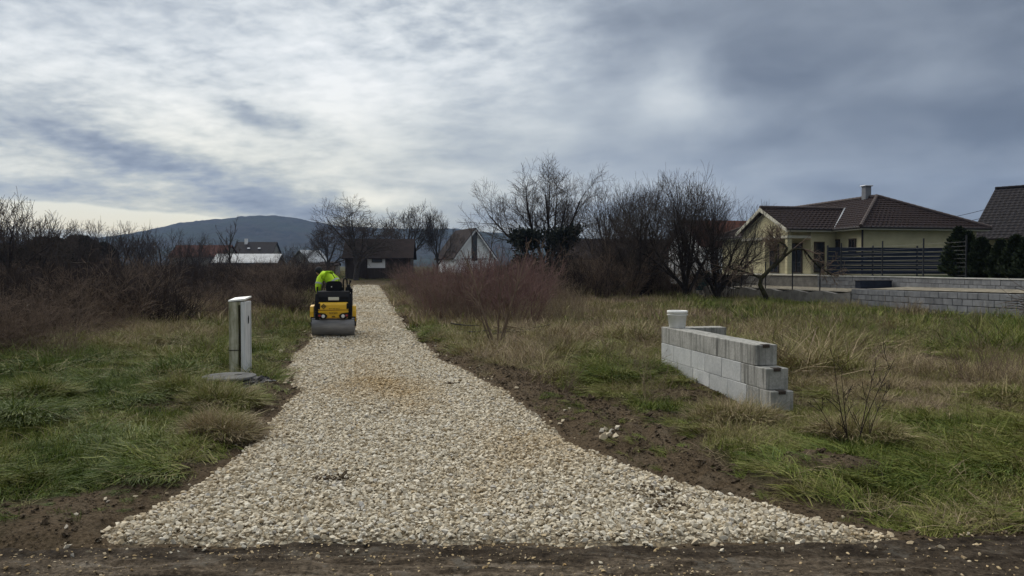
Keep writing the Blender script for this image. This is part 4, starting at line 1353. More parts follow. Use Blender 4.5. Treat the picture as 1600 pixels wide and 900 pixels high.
for i in range(26):
    px = rng.uniform(-60, 260); Y_ = rng.uniform(19, 30); x = at(px, 440, Y_).x
    bush(rng.choice(K_dark * 2 + K_brown), None, x, Y_, (.85, .85, rng.uniform(.55, .8)), 'dense dark thicket bush', 'dense front thicket on the left')
# right: red dogwood, brown scrub in front of it
for i, (px, Y_) in enumerate([(632, 58), (650, 52), (668, 47), (684, 56), (700, 45), (716, 51), (733, 44), (748, 50), (764, 42), (780, 47), (795, 43), (812, 48), (640, 64), (722, 60), (690, 66), (660, 60), (770, 54)]):
    x = at(px, 440, Y_).x
    bush(D_red[i % 2] if i % 3 else S_brown[i % 2], None, x, Y_, (1.35, 1.35, rng.uniform(.70, 1.35) * (1 if i % 3 else 1.3)), 'red stemmed dogwood shrub' if i % 3 else 'brown shrub among the red dogwoods', 'red dogwoods right of the drive')
for i, (px, Y_) in enumerate([(688, 29), (706, 26.5), (722, 30), (738, 25.5), (752, 28), (700, 33), (730, 34), (768, 31), (785, 28.5), (672, 33), (790, 35), (812, 33), (655, 38), (838, 36), (760, 24.5), (716, 24.8), (640, 44), (695, 24.5), (735, 22.8), (780, 25), (805, 27), (825, 29.5), (850, 32), (800, 23), (690, 27)]):
    x = at(px, 470, Y_).x
    bush((S_brown + D_red[:1])[i % 3], None, x, Y_, rng.uniform(.95, 1.35), 'brown leafless scrub bush', 'brown scrub right of the drive')
for i in range(44):
    px = rng.uniform(662, 900); Y_ = rng.uniform(21.5, 41); x = at(px, 470, Y_).x
    if x - XR(Y_) < .9: continue
    bush(rng.choice(W_straw * 2 + W_brown), None, x, Y_, (1.7, 1.7, rng.uniform(1.3, 2.0)), 'straw coloured weed stand', 'dead weeds before the red dogwoods', 'weed_clump', 'weeds')
p = G(1186, 632); bush(copies_of(weedy[0], M['twig_dark']), None, p[0], p[1], (.55, .55, .5), 'small dark dead weed at the foot of the stepped wall by its near end', None, 'weed_clump', 'weeds')
# dark hedge under the fruit trees
for i, (px, Y_) in enumerate([(905, 42), (925, 40), (945, 41.5), (962, 39.5), (985, 42), (1005, 43), (1030, 42.5), (1052, 43.5), (1128, 42), (1142, 43), (880, 45), (940, 46), (990, 47), (1035, 47), (900, 50), (1090, 49), (1060, 50)]):
    x = at(px, 455, Y_).x
    if x > XW(Y_) - .4: continue
    bush((K_dark + K_brown)[i % 4], None, x, Y_, (1.05, 1.05, rng.uniform(1.0, 1.4)), 'dark leafless hedge bush', 'hedge bushes under the fruit trees')
for i, (px, Y_) in enumerate([(860, 42), (842, 50), (820, 55), (870, 56), (800, 58), (780, 62), (755, 66)]):
    x = at(px, 450, Y_).x
    bush((K_dark + K_brown)[i % 4], None, x, Y_, (.9, .9, rng.uniform(.8, 1.1)), 'dark leafless bush', 'bushes around the tall tree')
p = at(905, 440, 44.0)
bush(copies_of(darkbr[0], M['twig_straw']), None, p.x, 44, (.8, .8, .95), 'pale feathery clematis bush at the left end of the hedge', None)
# tall weeds standing in the dry grass
for i in range(90):
    px = rng.uniform(800, 1580); Y_ = rng.uniform(8.5, 31); x = at(px, 500, Y_).x
    if x > XW(Y_) - .5 or (2.0 < x < 3.6 and 8 < Y_ < 12.3): continue
    bush(rng.choice(W_straw + W_brown), None, x, Y_, rng.uniform(.7, 1.25), 'dead weed clump', 'dead weeds in the right field', 'weed_clump', 'weeds')
for i in range(16):
    px = rng.uniform(0, 470); Y_ = rng.uniform(12.5, 24); x = at(px, 500, Y_).x
    if XL(Y_) - x < .9: continue
    bush(rng.choice(W_straw + W_brown), None, x, Y_, rng.uniform(.7, 1.1), 'dead weed clump', 'dead weeds in the left field', 'weed_clump', 'weeds')

# ---- single saplings


def sapling(seed, stems, twigs, name, x, y, label, sc=1.0, tw='twig_brown', rmin=.006):
    """stems: (base offset, direction, length, radius)"""
    rg = np.random.default_rng(seed); lv = [[], [], []]
    for (bx_, by_, dx_, dy_, L_, r_) in stems:
        P, Rr = branch(rg, np.array([bx_, by_, -.1]), np.array([dx_, dy_, 1.0]), L_, r_, r_ * .25, 7, .07, .05); lv[0].append((P, Rr))
        for j in range(twigs):
            t = rg.uniform(.2, .97); k = min(int(t * 7), 6)
            P2, R2 = branch(rg, P[k] + (P[k + 1] - P[k]) * (t * 7 - k), deviate(rg, P[k + 1] - P[k], R(40) * rg.uniform(.6, 1.3), rg.uniform(0, 6.3)), L_ * .26 * rg.uniform(.4, 1.3), Rr[k] * .55, rmin, 4, .1, .06); lv[1].append((P2, R2))
            for m in range(3):
                lv[2].append(branch(rg, P2[1 + m], deviate(rg, P2[1 + m] - P2[m], R(40), rg.uniform(0, 6.3)), L_ * .1 * rg.uniform(.5, 1.3), R2[1] * .5, rmin * .8, 2, .1, .05))
    ms = tree_meshes(name, lv, 1, rmin * .8)
    return place_tree(ms, x, y, gz(x, y), 0, sc, label, None, tw, tw, 'sapling', 'sapling')


p = G(775, 538); sapling(5, [(0, 0, -.35, 0, 2.3, .03), (.05, 0, .25, .1, 2.4, .026), (.02, .05, -.05, 0, 1.8, .022), (-.05, 0, -.6, .1, 1.7, .02), (.08, 0, .6, 0, 1.6, .02)], 7, 'sap', *p, 'many stemmed sapling with thin whips close to the right edge of the gravel')
p = at(757, 470, 30); sapling(6, [(0, 0, .0, 0, 4.2, .035), (-.1, .1, -.12, 0, 4.1, .022), (.3, 0, .12, 0, 3.1, .025), (.55, 0, .25, 0, 2.9, .022), (-.3, 0, -.3, 0, 2.6, .022), (.8, 0, .1, 0, 2.7, .02)], 6, 'sapb', p.x, 30, 'tall whips of a sapling rising above the red dogwoods into the sky', tw='bark_grey')
p = at(845, 480, 31); sapling(7, [(0, 0, .1, 0, 2.9, .035), (0, 0, -.4, 0, 2.3, .025), (.1, 0, .5, 0, 2.4, .025), (0, 0, -.15, .2, 2.7, .022)], 9, 'sapc', p.x, 31, 'bushy sapling with forked stem before the tall tree and the hedge')
p = G(1332, 704); sapling(8, [(0, 0, -.18, 0, .95, .007), (.03, 0, .22, .1, .95, .006), (-.03, 0, -.05, .1, .85, .006), (.05, 0, .5, 0, .75, .005), (-.06, .03, -.35, 0, .6, .005), (.02, 0, .05, -.1, 1.0, .006)], 4, 'sapd', *p, 'dark little sapling in the grass right of the stepped block wall', tw='twig_dark', rmin=.003)
p = G(1578, 548); sapling(9, [(0, 0, -1.6, .2, .9, .016), (.1, 0, -1.0, .2, .7, .014), (.2, .1, -2.2, 0, 1.1, .014), (.1, 0, 1.0, 0, .6, .012), (.3, 0, -.4, .3, .6, .012)], 6, 'sape', *p, 'fallen dark branchy sapling lying in the grass near the right edge', tw='twig_dark', rmin=.004)
# cut branches by the gravel
rg = np.random.default_rng(12)
heap = empty('branch_heap', (*G(815, 522), 0), 0, 'heap of cut grey branches lying in the scrub right of the gravel', 'branch heap')
heap.location.z = gz(*G(815, 522))
for i in range(22):
    a = rg.uniform(-.5, .5); c = rg.normal(0, [.5, .3, 0]) + np.array([0, 0, .04 + .005 * i])
    d = np.array([math.cos(a), math.sin(a), rg.normal(0, .12)]); L_ = rg.uniform(.4, .9)
    P, Rr = branch(rg, c - d * L_ / 2, d, L_, .02, .01, 4, .07, 0)
    v, f = tubes([(P, Rr)], 5); link('branch', np_mesh('branch', v, f, True), M['bark_grey' if i % 3 else 'twig_straw'], heap)
# overhanging pale twigs at the right edge
rg = np.random.default_rng(19); lv = [[], [], []]
for i in range(9):
    P, Rr = branch(rg, np.array([1.6 + rg.uniform(-.2, .3), rg.uniform(-.4, .4), .2]), np.array([-1.0, 0, rg.uniform(.15, .9)]), rg.uniform(1.3, 2.6), .018, .006, 6, .07, -.035); lv[0].append((P, Rr))
    for j in range(7):
        k = rg.integers(1, 6); lv[1].append(branch(rg, P[k], deviate(rg, P[k + 1] - P[k], R(28), rg.uniform(0, 6.3)), rg.uniform(.35, .9), .008, .004, 4, .06, -.02))
        lv[2].append(branch(rg, P[k], deviate(rg, P[k + 1] - P[k], R(40), rg.uniform(0, 6.3)), rg.uniform(.2, .5), .006, .004, 3, .06, 0))
ob = tree_meshes('ob', lv, 1, .004)
p = at(1590, 470, 19.5); place_tree(ob, p.x, 19.5, gz(p.x, 19.5) + .1, 0, 1, 'pale arching bare shrub leaning in from the right edge before the block walls', None, 'bark_grey', 'twig_brown', 'shrub', 'shrub')

# ------------------------------------------------------------------ the roller
HEAD = math.atan2(.196, .981)
rx, ry_ = G(521, 527)
zr = float(road_z(np.array([rx]), np.array([ry_]))[0]) + .035
roller = empty('road_roller', (rx, ry_ + .02, zr), HEAD, 'small yellow and black tandem road roller driving away along the gravel', 'road roller')


def drum(y):
    mb = MB()
    mb.lathe([(.02, -.49), (.235, -.49), (.245, -.505), (.272, -.505), (.28, -.497), (.28, .497), (.272, .505), (.245, .505), (.235, .49), (.02, .49)], 40, 'x', (0, y, .28))
    o = mb.build('drum', M['drum_steel'], roller, True)
    MB().tube([(-.54, y, .28), (.54, y, .28)], .06, 12).build('axle', M['dark_metal'], o)
    return o


drum(0.0); drum(1.28)
MB().box((0, -.235, .375), (1.03, .05, .075), (R(-20), 0, 0), .008).build('scraper', M['black_plastic'], roller)
# yokes and side covers over the drum
for s in (-1, 1):
    mb = MB()
    mb.prism([(s * .455, -.22, .60), (s * .455, -.17, .72), (s * .455, .30, .74), (s * .455, .34, .22), (s * .455, .16, .20), (s * .455, .10, .46), (s * .455, -.22, .47)], (s * .085, 0, 0))
    mb.build('fender', M['yellow_paint'], roller)
    MB().box((s * .47, -.20, .445), (.10, .06, .05), bevel=.006).build('bracket', M['black_plastic'], roller)
# engine hood at the rear: upper lid and lower band
def loft(secs, name, mat, bev=.02):
    """stack of rectangles (x0, x1, y0, y1, z)"""
    mb = MB(); vs = []; fs = []
    for (x0, x1, y0, y1, z) in secs: vs += [(x0, y0, z), (x1, y0, z), (x1, y1, z), (x0, y1, z)]
    n = len(secs)
    for i in range(n - 1):
        for j in range(4): fs.append([4 * i + j, 4 * i + (j + 1) % 4, 4 * i + 4 + (j + 1) % 4, 4 * i + 4 + j])
    fs += [[3, 2, 1, 0], [4 * n - 4 + k for k in range(4)]]
    mb.poly(vs, fs)
    if bev: bmesh.ops.bevel(mb.bm, geom=list(mb.bm.edges), offset=bev, segments=2, affect='EDGES', clamp_overlap=True)
    return mb.build(name, mat, roller)


loft([(-.30, .32, -.17, .5, .41), (-.33, .35, -.30, .5, .45), (-.345, .365, -.33, .5, .60), (-.345, .365, -.33, .5, .628)], 'lower_hood', M['yellow_paint'], .012)
loft([(-.345, .365, -.33, .5, .640), (-.345, .365, -.325, .5, .76), (-.335, .355, -.29, .5, .805), (-.33, .35, -.25, .5, .82)], 'hood', M['yellow_paint'], .014)
for s, xc in ((-1, -.372), (1, .392)):     # dark corner posts beside the hood
    loft([(xc - .045, xc + .045, -.26, .45, .40), (xc - .05, xc + .05, -.30, .45, .60), (xc - .05, xc + .05, -.27, .45, .84), (xc - .04, xc + .04, -.2, .45, 1.02)], 'corner_post', M['black_plastic'], .012)
    MB().box((xc - s * .05, -.325, .73), (.05, .04, .14), bevel=.01).build('grille', M['black_plastic'], roller)
loft([(-.38, .40, -.24, .5, .822), (-.385, .405, -.23, .5, .95), (-.37, .39, -.14, .5, 1.07), (-.36, .38, -.08, .5, 1.085)], 'tank', M['black_plastic'], .02)
MB().box((.015, -.262, .905), (.25, .016, .075), (R(-4), 0, 0), .003).build('number_plate', M['plate_white'], roller)
# tail lamps
for s, xc in ((-1, -.255), (1, .265)):
    mb = MB()
    mb.prism([(xc + s * .11, -.30, .575), (xc - s * .07, -.30, .555), (xc - s * .125, -.30, .50), (xc - s * .10, -.30, .435), (xc + s * .02, -.30, .425), (xc + s * .12, -.30, .50)], (0, -.045, 0))
    h = mb.build('lamp_housing', M['black_plastic'], roller)
    MB().tube([(xc - s * .03, -.345, .49), (xc - s * .03, -.356, .49)], [.042, .036], 16).build('headlight', M['lamp_glass'], h)
    MB().box((xc + s * .055, -.348, .505), (.06, .012, .045), bevel=.004).build('tail_light', M['red_lens'], h)
MB().box((.012, -.335, .478), (.075, .014, .024), bevel=.004).build('latch', M['black_plastic'], roller)
# maker's diamond and lettering
mb = MB()
for i in range(4):
    a0_, a1_ = math.pi / 2 * i, math.pi / 2 * (i + 1)
    q = [(math.cos(a0_) * .064, 0, math.sin(a0_) * .064), (math.cos(a1_) * .064, 0, math.sin(a1_) * .064), (math.cos(a1_) * .042, 0, math.sin(a1_) * .042), (math.cos(a0_) * .042, 0, math.sin(a0_) * .042)]
    mb.prism([(x - .215, -.334, z + .725) for x, y, z in q], (0, .004, 0))
mb.box((-.226, -.332, .732), (.016, .004, .040), (0, R(45), 0)); mb.box((-.204, -.3318, .718), (.016, .004, .040), (0, R(45), 0))
tag(mb.build('emblem', M['black_print'], roller), kind='stuff')
for txt, x, z, sz in (('BOMAG', .012, .545, .055), ('BW 100 AD-5', .03, .655, .042)):
    cu = bpy.data.curves.new('lettering', 'FONT'); cu.body = txt; cu.size = sz; cu.align_x = 'CENTER'; cu.extrude = .001
    cu.materials.append(M['black_print'])
    tmp = bpy.data.objects.new('lettering_text', cu); COL.objects.link(tmp); bpy.context.view_layer.update()
    me = bpy.data.meshes.new_from_object(tmp.evaluated_get(bpy.context.evaluated_depsgraph_get())); bpy.data.objects.remove(tmp)
    o = link('lettering', me, M['black_print'], roller)
    o.location = (x, -.3335 if z < .6 else -.3315, z); o.rotation_euler = (R(90), 0, 0)
# seat, console, steering, rails, front half
loft([(-.20, .22, .12, .58, .99), (-.22, .24, .10, .60, 1.03), (-.21, .23, .12, .58, 1.07)], 'seat', M['black_plastic'], .02)
mb = MB(); out = []
for k in range(20):
    t = math.pi * 2 * k / 20; c_, s_ = math.cos(t), math.sin(t)
    out.append((.015 + .195 * math.copysign(abs(c_) ** .45, c_), .06, 1.16 + .165 * math.copysign(abs(s_) ** .45, s_)))
mb.prism(out, (0, .085, 0))
bk = mb.build('backrest', M['black_plastic'], roller)
MB().box((-.045, .055, 1.185), (.022, .01, .028), bevel=.003).build('label_tag', M['white_plastic'], bk)
loft([(-.30, .30, .55, 1.75, .45), (-.32, .32, .55, 1.75, .75), (-.28, .28, .75, 1.70, .95)], 'front_frame', M['yellow_paint'], .02)
loft([(-.36, .36, .45, .95, .42), (-.36, .36, .45, .95, .50)], 'platform', M['dark_metal'], .01)
loft([(.28, .42, .05, .5, 1.04), (.29, .42, .05, .5, 1.15), (.31, .40, .1, .45, 1.19)], 'console', M['black_plastic'], .01)
MB().tube([(.36, .2, 1.17), (.40, .16, 1.30)], .014, 8).tube([(.40, .16, 1.29), (.405, .155, 1.345)], .026, 8).build('lever', M['black_plastic'], roller)
MB().box((.36, .08, 1.215), (.09, .05, .05), (0, 0, .2), .008).build('switch_box', M['dark_metal'], roller)
mb = MB(); mb.tube([(.235, .12, 1.06), (.235, .12, 1.32), (.25, .12, 1.375), (.285, .12, 1.39), (.315, .12, 1.365), (.325, .12, 1.31), (.325, .12, 1.22)], .018, 8); mb.build('grab_rail', M['black_plastic'], roller)
mb = MB(); mb.tube([(-.38, .1, 1.0), (-.385, .1, 1.17), (-.385, .55, 1.17), (-.38, .6, .55)], .018, 8); mb.build('side_rail', M['black_plastic'], roller)
mb = MB(); mb.tube([(.43, .1, 1.0), (.435, .1, 1.12), (.435, .55, 1.12), (.43, .6, .55)], .018, 8); mb.build('side_rail', M['black_plastic'], roller)
MB().tube([(.0, 1.05, .8), (.0, .88, 1.2)], .03, 8).build('steering_column', M['black_plastic'], roller)
mb = MB(); n = 20
q = Matrix.Translation((0, .87, 1.21)) @ Matrix.Rotation(R(30), 4, 'X')
mb.tube([q @ Vector((.18 * math.cos(6.2832 * k / n), .18 * math.sin(6.2832 * k / n), 0)) for k in range(n + 1)], .015, 6); mb.build('steering_wheel', M['black_plastic'], roller)

# ------------------------------------------------------------------ the driver
person = empty('person', (rx, ry_ + .02, zr), HEAD, 'driver in bright yellow safety jacket and black cap leaning out of the roller', 'person')


def skin_body(name, verts, edges, radii, root, mat, parent, sub=2):
    me = bpy.data.meshes.new(name); me.from_pydata(verts, edges, []); 
    o = link(name, me, mat, parent)
    md = o.modifiers.new('skin', 'SKIN'); md.use_smooth_shade = True; md.branch_smoothing = .6
    for i, r_ in enumerate(radii):
        sv = me.skin_vertices[0].data[i]; sv.radius = r_ if hasattr(r_, '__len__') else (r_, r_); sv.use_root = (i == root)
    sd_ = o.modifiers.new('sub', 'SUBSURF'); sd_.levels = sub; sd_.render_levels = sub
    return o


# local axes: x right, y ahead, z up.  He sits on the seat and leans far left and forward.
J = dict(pel=(.05, .36, 1.12), bel=(.01, .40, 1.26), che=(-.12, .47, 1.41), sho=(-.21, .53, 1.485), nck=(-.285, .58, 1.52),
         hd0=(-.335, .62, 1.545), hd1=(-.395, .66, 1.575),
         lsh=(-.335, .47, 1.40), lel=(-.385, .40, 1.17), lwr=(-.37, .50, 1.02),
         rsh=(-.06, .62, 1.44), rel=(.08, .86, 1.33), rwr=(.04, .93, 1.23),
         lhip=(-.06, .40, 1.10), lkn=(-.14, .83, 1.08), lan=(-.16, .90, .66), lto=(-.17, 1.06, .60),
         rhip=(.16, .40, 1.10), rkn=(.18, .84, 1.08), ran=(.17, .92, .66), rto=(.18, 1.08, .60))
nm = list(J); ix = {k: i for i, k in enumerate(nm)}
E_ = [('pel', 'bel'), ('bel', 'che'), ('che', 'sho'), ('sho', 'nck'), ('nck', 'hd0'), ('hd0', 'hd1'), ('sho', 'lsh'), ('lsh', 'lel'), ('lel', 'lwr'), ('che', 'rsh'), ('rsh', 'rel'), ('rel', 'rwr'),
      ('pel', 'lhip'), ('lhip', 'lkn'), ('lkn', 'lan'), ('lan', 'lto'), ('pel', 'rhip'), ('rhip', 'rkn'), ('rkn', 'ran'), ('ran', 'rto')]
rad = dict(pel=.13, bel=.125, che=.145, sho=.11, nck=.058, hd0=.085, hd1=.088, lsh=.075, lel=.05, lwr=.035, rsh=.075, rel=.05, rwr=.035,
           lhip=.095, lkn=.07, lan=.052, lto=.045, rhip=.095, rkn=.07, ran=.052, rto=.045)
body = skin_body('body', [J[k] for k in nm], [(ix[a], ix[b]) for a, b in E_], [rad[k] for k in nm], 0, M['dark_cloth'], person)
jn = ['pel', 'bel', 'che', 'sho', 'nck', 'lsh', 'lel', 'lwr', 'rsh', 'rel', 'rwr']
ji = {k: i for i, k in enumerate(jn)}
jr = dict(pel=.135, bel=.155, che=.185, sho=.155, nck=.082, lsh=.105, lel=.078, lwr=.062, rsh=.108, rel=.078, rwr=.062)
jk = skin_body('jacket', [J[k] for k in jn], [(ji[a], ji[b]) for a, b in E_ if a in ji and b in ji], [jr[k] for k in jn], 0, M['hivis'], person)
# reflective bands round the chest and over the back
c0, c1 = Vector(J['bel']), Vector(J['che']); axd = (c1 - c0).normalized()


def hoop(c, ax, r_, w, name='reflective_band'):
    u = ax.cross(Vector((0, 1, 0))).normalized(); v = ax.cross(u); mb = MB(); n = 20; vs = []; fs = []
    for k in range(n):
        t = 6.2832 * k / n; d = u * math.cos(t) + v * math.sin(t)
        vs += [c + d * r_ - ax * w / 2, c + d * r_ + ax * w / 2]
    for k in range(n): fs.append([2 * k, 2 * ((k + 1) % n), 2 * ((k + 1) % n) + 1, 2 * k + 1])
    mb.poly(vs, fs); return mb.build(name, M['silver_tape'], person, True)


hoop(c0.lerp(c1, .10), axd, .163, .045)
l0, l1 = Vector(J['lsh']), Vector(J['lel']); hoop(l0.lerp(l1, .62), (l1 - l0).normalized(), .088, .04)
# stripe over the shoulder on the back
from mathutils.bvhtree import BVHTree
bpy.context.view_layer.update()
dg = bpy.context.evaluated_depsgraph_get()
jbv = BVHTree.FromObject(jk, dg)
pts = []
for t in np.linspace(0, 1, 16):
    x_, z_ = -.16 + .20 * t, 1.66 - .30 * t
    h_ = jbv.ray_cast(Vector((x_, -1.0, z_)), Vector((0, 1, 0)))
    if h_[0] is not None: pts.append(h_[0] + h_[1] * .004)
if len(pts) > 2:
    vs = []; fs = []
    for p in pts: vs += [p + Vector((-.013, 0, -.009)), p + Vector((.013, 0, .009))]
    for i in range(len(pts) - 1): fs.append([2 * i, 2 * i + 1, 2 * i + 3, 2 * i + 2])
    MB().poly(vs, fs).build('back_stripe', M['dark_cloth'], person)
# head details: face, ears, cap
hc = Vector((-.372, .642, 1.562)); hq = Matrix.Translation(hc) @ Matrix.Rotation(R(25), 4, 'Z') @ Matrix.Rotation(R(-28), 4, 'X') @ Matrix.Rotation(R(-20), 4, 'Y')


def ball(c, s, n=14):
    mb = MB(); r = bmesh.ops.create_uvsphere(mb.bm, u_segments=n, v_segments=n // 2 + 2, radius=1)
    for v in mb.bm.verts: v.co = hq @ (Vector((v.co.x * s[0], v.co.y * s[1], v.co.z * s[2])) + Vector(c))
    return mb


b_ = ball((0, .01, -.015), (.074, .092, .10)); b_.build('face', M['skin'], person, True); fc = person.children[-1]
ball((0, .105, -.01), (.014, .02, .022)).build('nose', M['skin'], fc, True)
ball((.03, .088, .018), (.012, .008, .008)).build('eye', M['black_print'], fc, True); ball((-.03, .088, .018), (.012, .008, .008)).build('eye', M['black_print'], fc, True)
ball((0, .088, -.055), (.024, .008, .005)).build('mouth', M['red_lens'], fc, True)
ball((.076, 0, -.01), (.012, .022, .03)).build('ear', M['skin'], fc, True); ball((-.076, 0, -.01), (.012, .022, .03)).build('ear', M['skin'], fc, True)
mb = ball((0, -.008, .022), (.088, .104, .098), 20)
mb.build('cap', M['dark_cloth'], person, True)


def hand(w, d, side, parent, name='glove'):
    """palm with four curled fingers and a thumb"""
    w = Vector(w); d = Vector(d).normalized(); u = d.cross(Vector((0, 1, 0))).normalized() * side; n = d.cross(u)
    vs = [w, w + d * .05, w + d * .085]; es = [(0, 1), (1, 2)]; rs = [.03, .038, .034]
    for k, (o_, L_) in enumerate(((-.030, .070), (-.010, .082), (.010, .078), (.029, .060))):
        b = len(vs); vs += [w + d * .095 + u * o_, w + d * (.095 + L_ * .45) + u * o_ + n * .012, w + d * (.095 + L_ * .7) + u * o_ + n * .042]; es += [(2, b), (b, b + 1), (b + 1, b + 2)]; rs += [.0115, .0105, .009]
    b = len(vs); vs += [w + d * .045 - u * .045 + n * .01, w + d * .085 - u * .062 + n * .03]; es += [(1, b), (b, b + 1)]; rs += [.0135, .011]
    return skin_body(name, [tuple(v) for v in vs], es, rs, 0, M['dark_cloth'], parent, 1)


hand(J['lwr'], (0.02, .25, -.9), 1, person); hand(J['rwr'], (-.25, .3, -.35), -1, person)

# ------------------------------------------------------------------ meter pillar and manhole on the left
M['pillar_panel'] = material('pillar_panel', None or (lambda N: (
    N.mix(N.ramp(N.noise(N.vm('MULTIPLY', N.coord('Object'), (7, 7, .9)), 2.2, 6, .65)[0], [(.40, .0), (.62, .85)]),
          N.mix(N.ramp(N.noise(N.coord('Object'), 11, 6, .6)[0], [(.3, 0), (.7, 1)]), (.40, .385, .29), (.56, .54, .44)), (.15, .15, .07)),
    N.bump(N.noise(N.coord('Object'), 60, 4, .6)[0], .25, .004))), .7)
M['pillar_white'] = material('pillar_white', speckle((.40, .41, .42), (.68, .69, .70), 2.0, 7, .25, .6, .2, 70, .003, 0, (6, 6, .8)), .6)
px_, py_ = G(371, 583); zp = gz(px_, py_)
PH = 1.285
pil = empty('meter_pillar', (px_, py_ + .22, zp), R(7), 'stained pale utility meter pillar with a bevelled white top beside the drive', 'utility pillar')
mb = MB()
mb.prism([(-.155, -.215, -.15), (.03, -.215, -.15), (.03, -.215, PH - .055), (-.155, -.215, PH - .055)], (0, .43, 0))
bmesh.ops.bevel(mb.bm, geom=list(mb.bm.edges), offset=.006, segments=1, affect='EDGES')
mb.build('body', M['pillar_panel'], pil)
MB().box((-.062, -.217, .455), (.19, .012, .012)).build('joint', M['dark_trim'], pil)
MB().box((.012, -.2205, .66), (.030, .02, 1.04), bevel=.004).build('corner_strip', M['bark_moss'], pil)
mb = MB(); mb.box((.065, 0, PH / 2 - .09), (.066, .45, PH + .06), bevel=.006); mb.build('door', M['pillar_white'], pil)
dr_ = pil.children[-1]
mb = MB().prism([(.0985, -.02, .86), (.0985, .035, .88), (.0985, .05, .96), (.0985, .0, 1.0), (.0985, -.03, .95)], (.004, 0, 0)); mb.build('lock_plate', M['black_plastic'], dr_)
MB().box((.099, .14, .55), (.006, .006, 1.05)).build('seam', M['chimney_grey'], dr_)
mb = MB(); mb.prism([(-.158, -.222, PH - .055), (.101, -.228, PH - .030), (.101, .228, PH - .002), (-.158, .222, PH - .025)], (0, 0, .024))
mb.build('top_cap', M['white_plastic'], pil)
M['manhole_grey'] = material('manhole_grey', speckle((.07, .07, .07), (.16, .16, .155), 6, 7, .3, .7, .4, 60, .004), .9, .1)
mx, my = G(358, 591, .12)
mh = empty('manhole', (mx, my, .015), .3, 'round grey concrete manhole lid lying at the foot of the meter pillar', 'manhole')
MB().lathe([(0, .145), (.05, .15), (.33, .148), (.365, .140), (.372, .12), (.365, .105), (.30, .10), (0, .10)], 40).build('lid', M['manhole_grey'], mh, False)
MB().lathe([(.30, .10), (.335, .098), (.345, -.18), (.30, -.18)], 36).build('collar', M['black_plastic'], mh, False)
MB().box((.12, 0, .152), (.10, .035, .012), bevel=.004).build('lifting_eye', M['dark_metal'], mh)
# crumpled black film round the manhole
n1_, n2_ = 90, 16; aa, tt_ = np.meshgrid(np.linspace(0, 2 * math.pi, n1_, endpoint=False), np.linspace(0, 1, n2_))
rr_ = .345 + tt_ * (.10 + .26 * fbm(np.cos(aa) * 2 + 5, np.sin(aa) * 2 + 5, 91) ** 1.2 + .12 * np.maximum(0, np.cos(aa + .5)))
zz_ = .03 - tt_ * .10 + (fbm(aa * 4, tt_ * 4, 92) - .5) * .16 * np.sin(tt_ * 3.1) + (fbm(aa * 12, tt_ * 9, 93) - .5) * .06
fx, fy = mx + rr_ * np.cos(aa), my + rr_ * np.sin(aa)
fz_ = np.maximum(height(fx, fy) + .012 + .03 * (1 - tt_) + zz_ * .8 + .02, height(fx, fy) + .015)
idx = np.arange(n1_ * n2_).reshape(n2_, n1_); nx_ = np.roll(idx, -1, 1)
f = np.stack([idx[:-1], nx_[:-1], nx_[1:], idx[1:]], -1).reshape(-1, 4)
M['black_film'] = material('black_film', plain((.006, .006, .007), .2), .5, .12)
tag(link('plastic_film', np_mesh('plastic_film', np.stack([fx.ravel(), fy.ravel(), fz_.ravel()], 1), f, False), M['black_film']), 'crumpled black plastic film spread round the concrete manhole lid', 'plastic film')

# ------------------------------------------------------------------ stepped block wall with the bucket
def conc_fn(N):
    co = N.vm('ADD', N.coord('Object'), N.comb(N.m('MULTIPLY', N.rand(), 31.0), N.m('MULTIPLY', N.rand(), 57.0), 0.0))
    a, _ = N.noise(co, 3.0, 7, .65); b, _ = N.noise(co, 38, 5, .65); s, _ = N.noise(N.vm('MULTIPLY', co, (9, 9, .8)), 1.6, 5, .6)
    c = N.ramp(a, [(.25, (.36, .37, .37)), (.5, (.47, .48, .47)), (.75, (.56, .56, .54))])
    c = N.mix(1.0, c, N.ramp(b, [(.25, .78), (.7, 1.08)]), 'MULTIPLY')
    c = N.mix(N.ramp(s, [(.60, 0.0), (.78, .55)]), c, (.17, .17, .15))
    k = N.m('MULTIPLY_ADD', N.m('SUBTRACT', N.rand(), .5), .22, 1.0)
    return N.mix(1.0, c, N.comb(k, k, N.m('MULTIPLY', k, 1.01)), 'MULTIPLY'), N.bump(b, .45, .006)


def weather_shade_fn(N):
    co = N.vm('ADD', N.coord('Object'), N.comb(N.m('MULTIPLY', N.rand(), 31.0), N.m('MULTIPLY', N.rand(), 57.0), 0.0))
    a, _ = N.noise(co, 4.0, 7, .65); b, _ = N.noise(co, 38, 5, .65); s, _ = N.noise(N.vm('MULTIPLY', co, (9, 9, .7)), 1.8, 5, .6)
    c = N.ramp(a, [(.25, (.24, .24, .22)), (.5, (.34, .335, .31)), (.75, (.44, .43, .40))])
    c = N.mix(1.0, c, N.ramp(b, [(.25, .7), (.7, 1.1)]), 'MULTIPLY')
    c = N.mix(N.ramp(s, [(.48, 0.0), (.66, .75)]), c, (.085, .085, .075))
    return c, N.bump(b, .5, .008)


M['cast_block'] = material('cast_block', conc_fn, .9); M['weathered_shaded_block'] = material('weathered_shaded_block', weather_shade_fn, .95)  # darker one: weathered top course, and shade painted on the near-end blocks
WN = Vector((2.955, 8.95, 0)); TH = .29
bw = empty('block_wall', tuple(WN), 0, 'short free standing stepped wall of pale concrete blocks in the grass beside the drive', 'wall')
rng = random.Random(23)


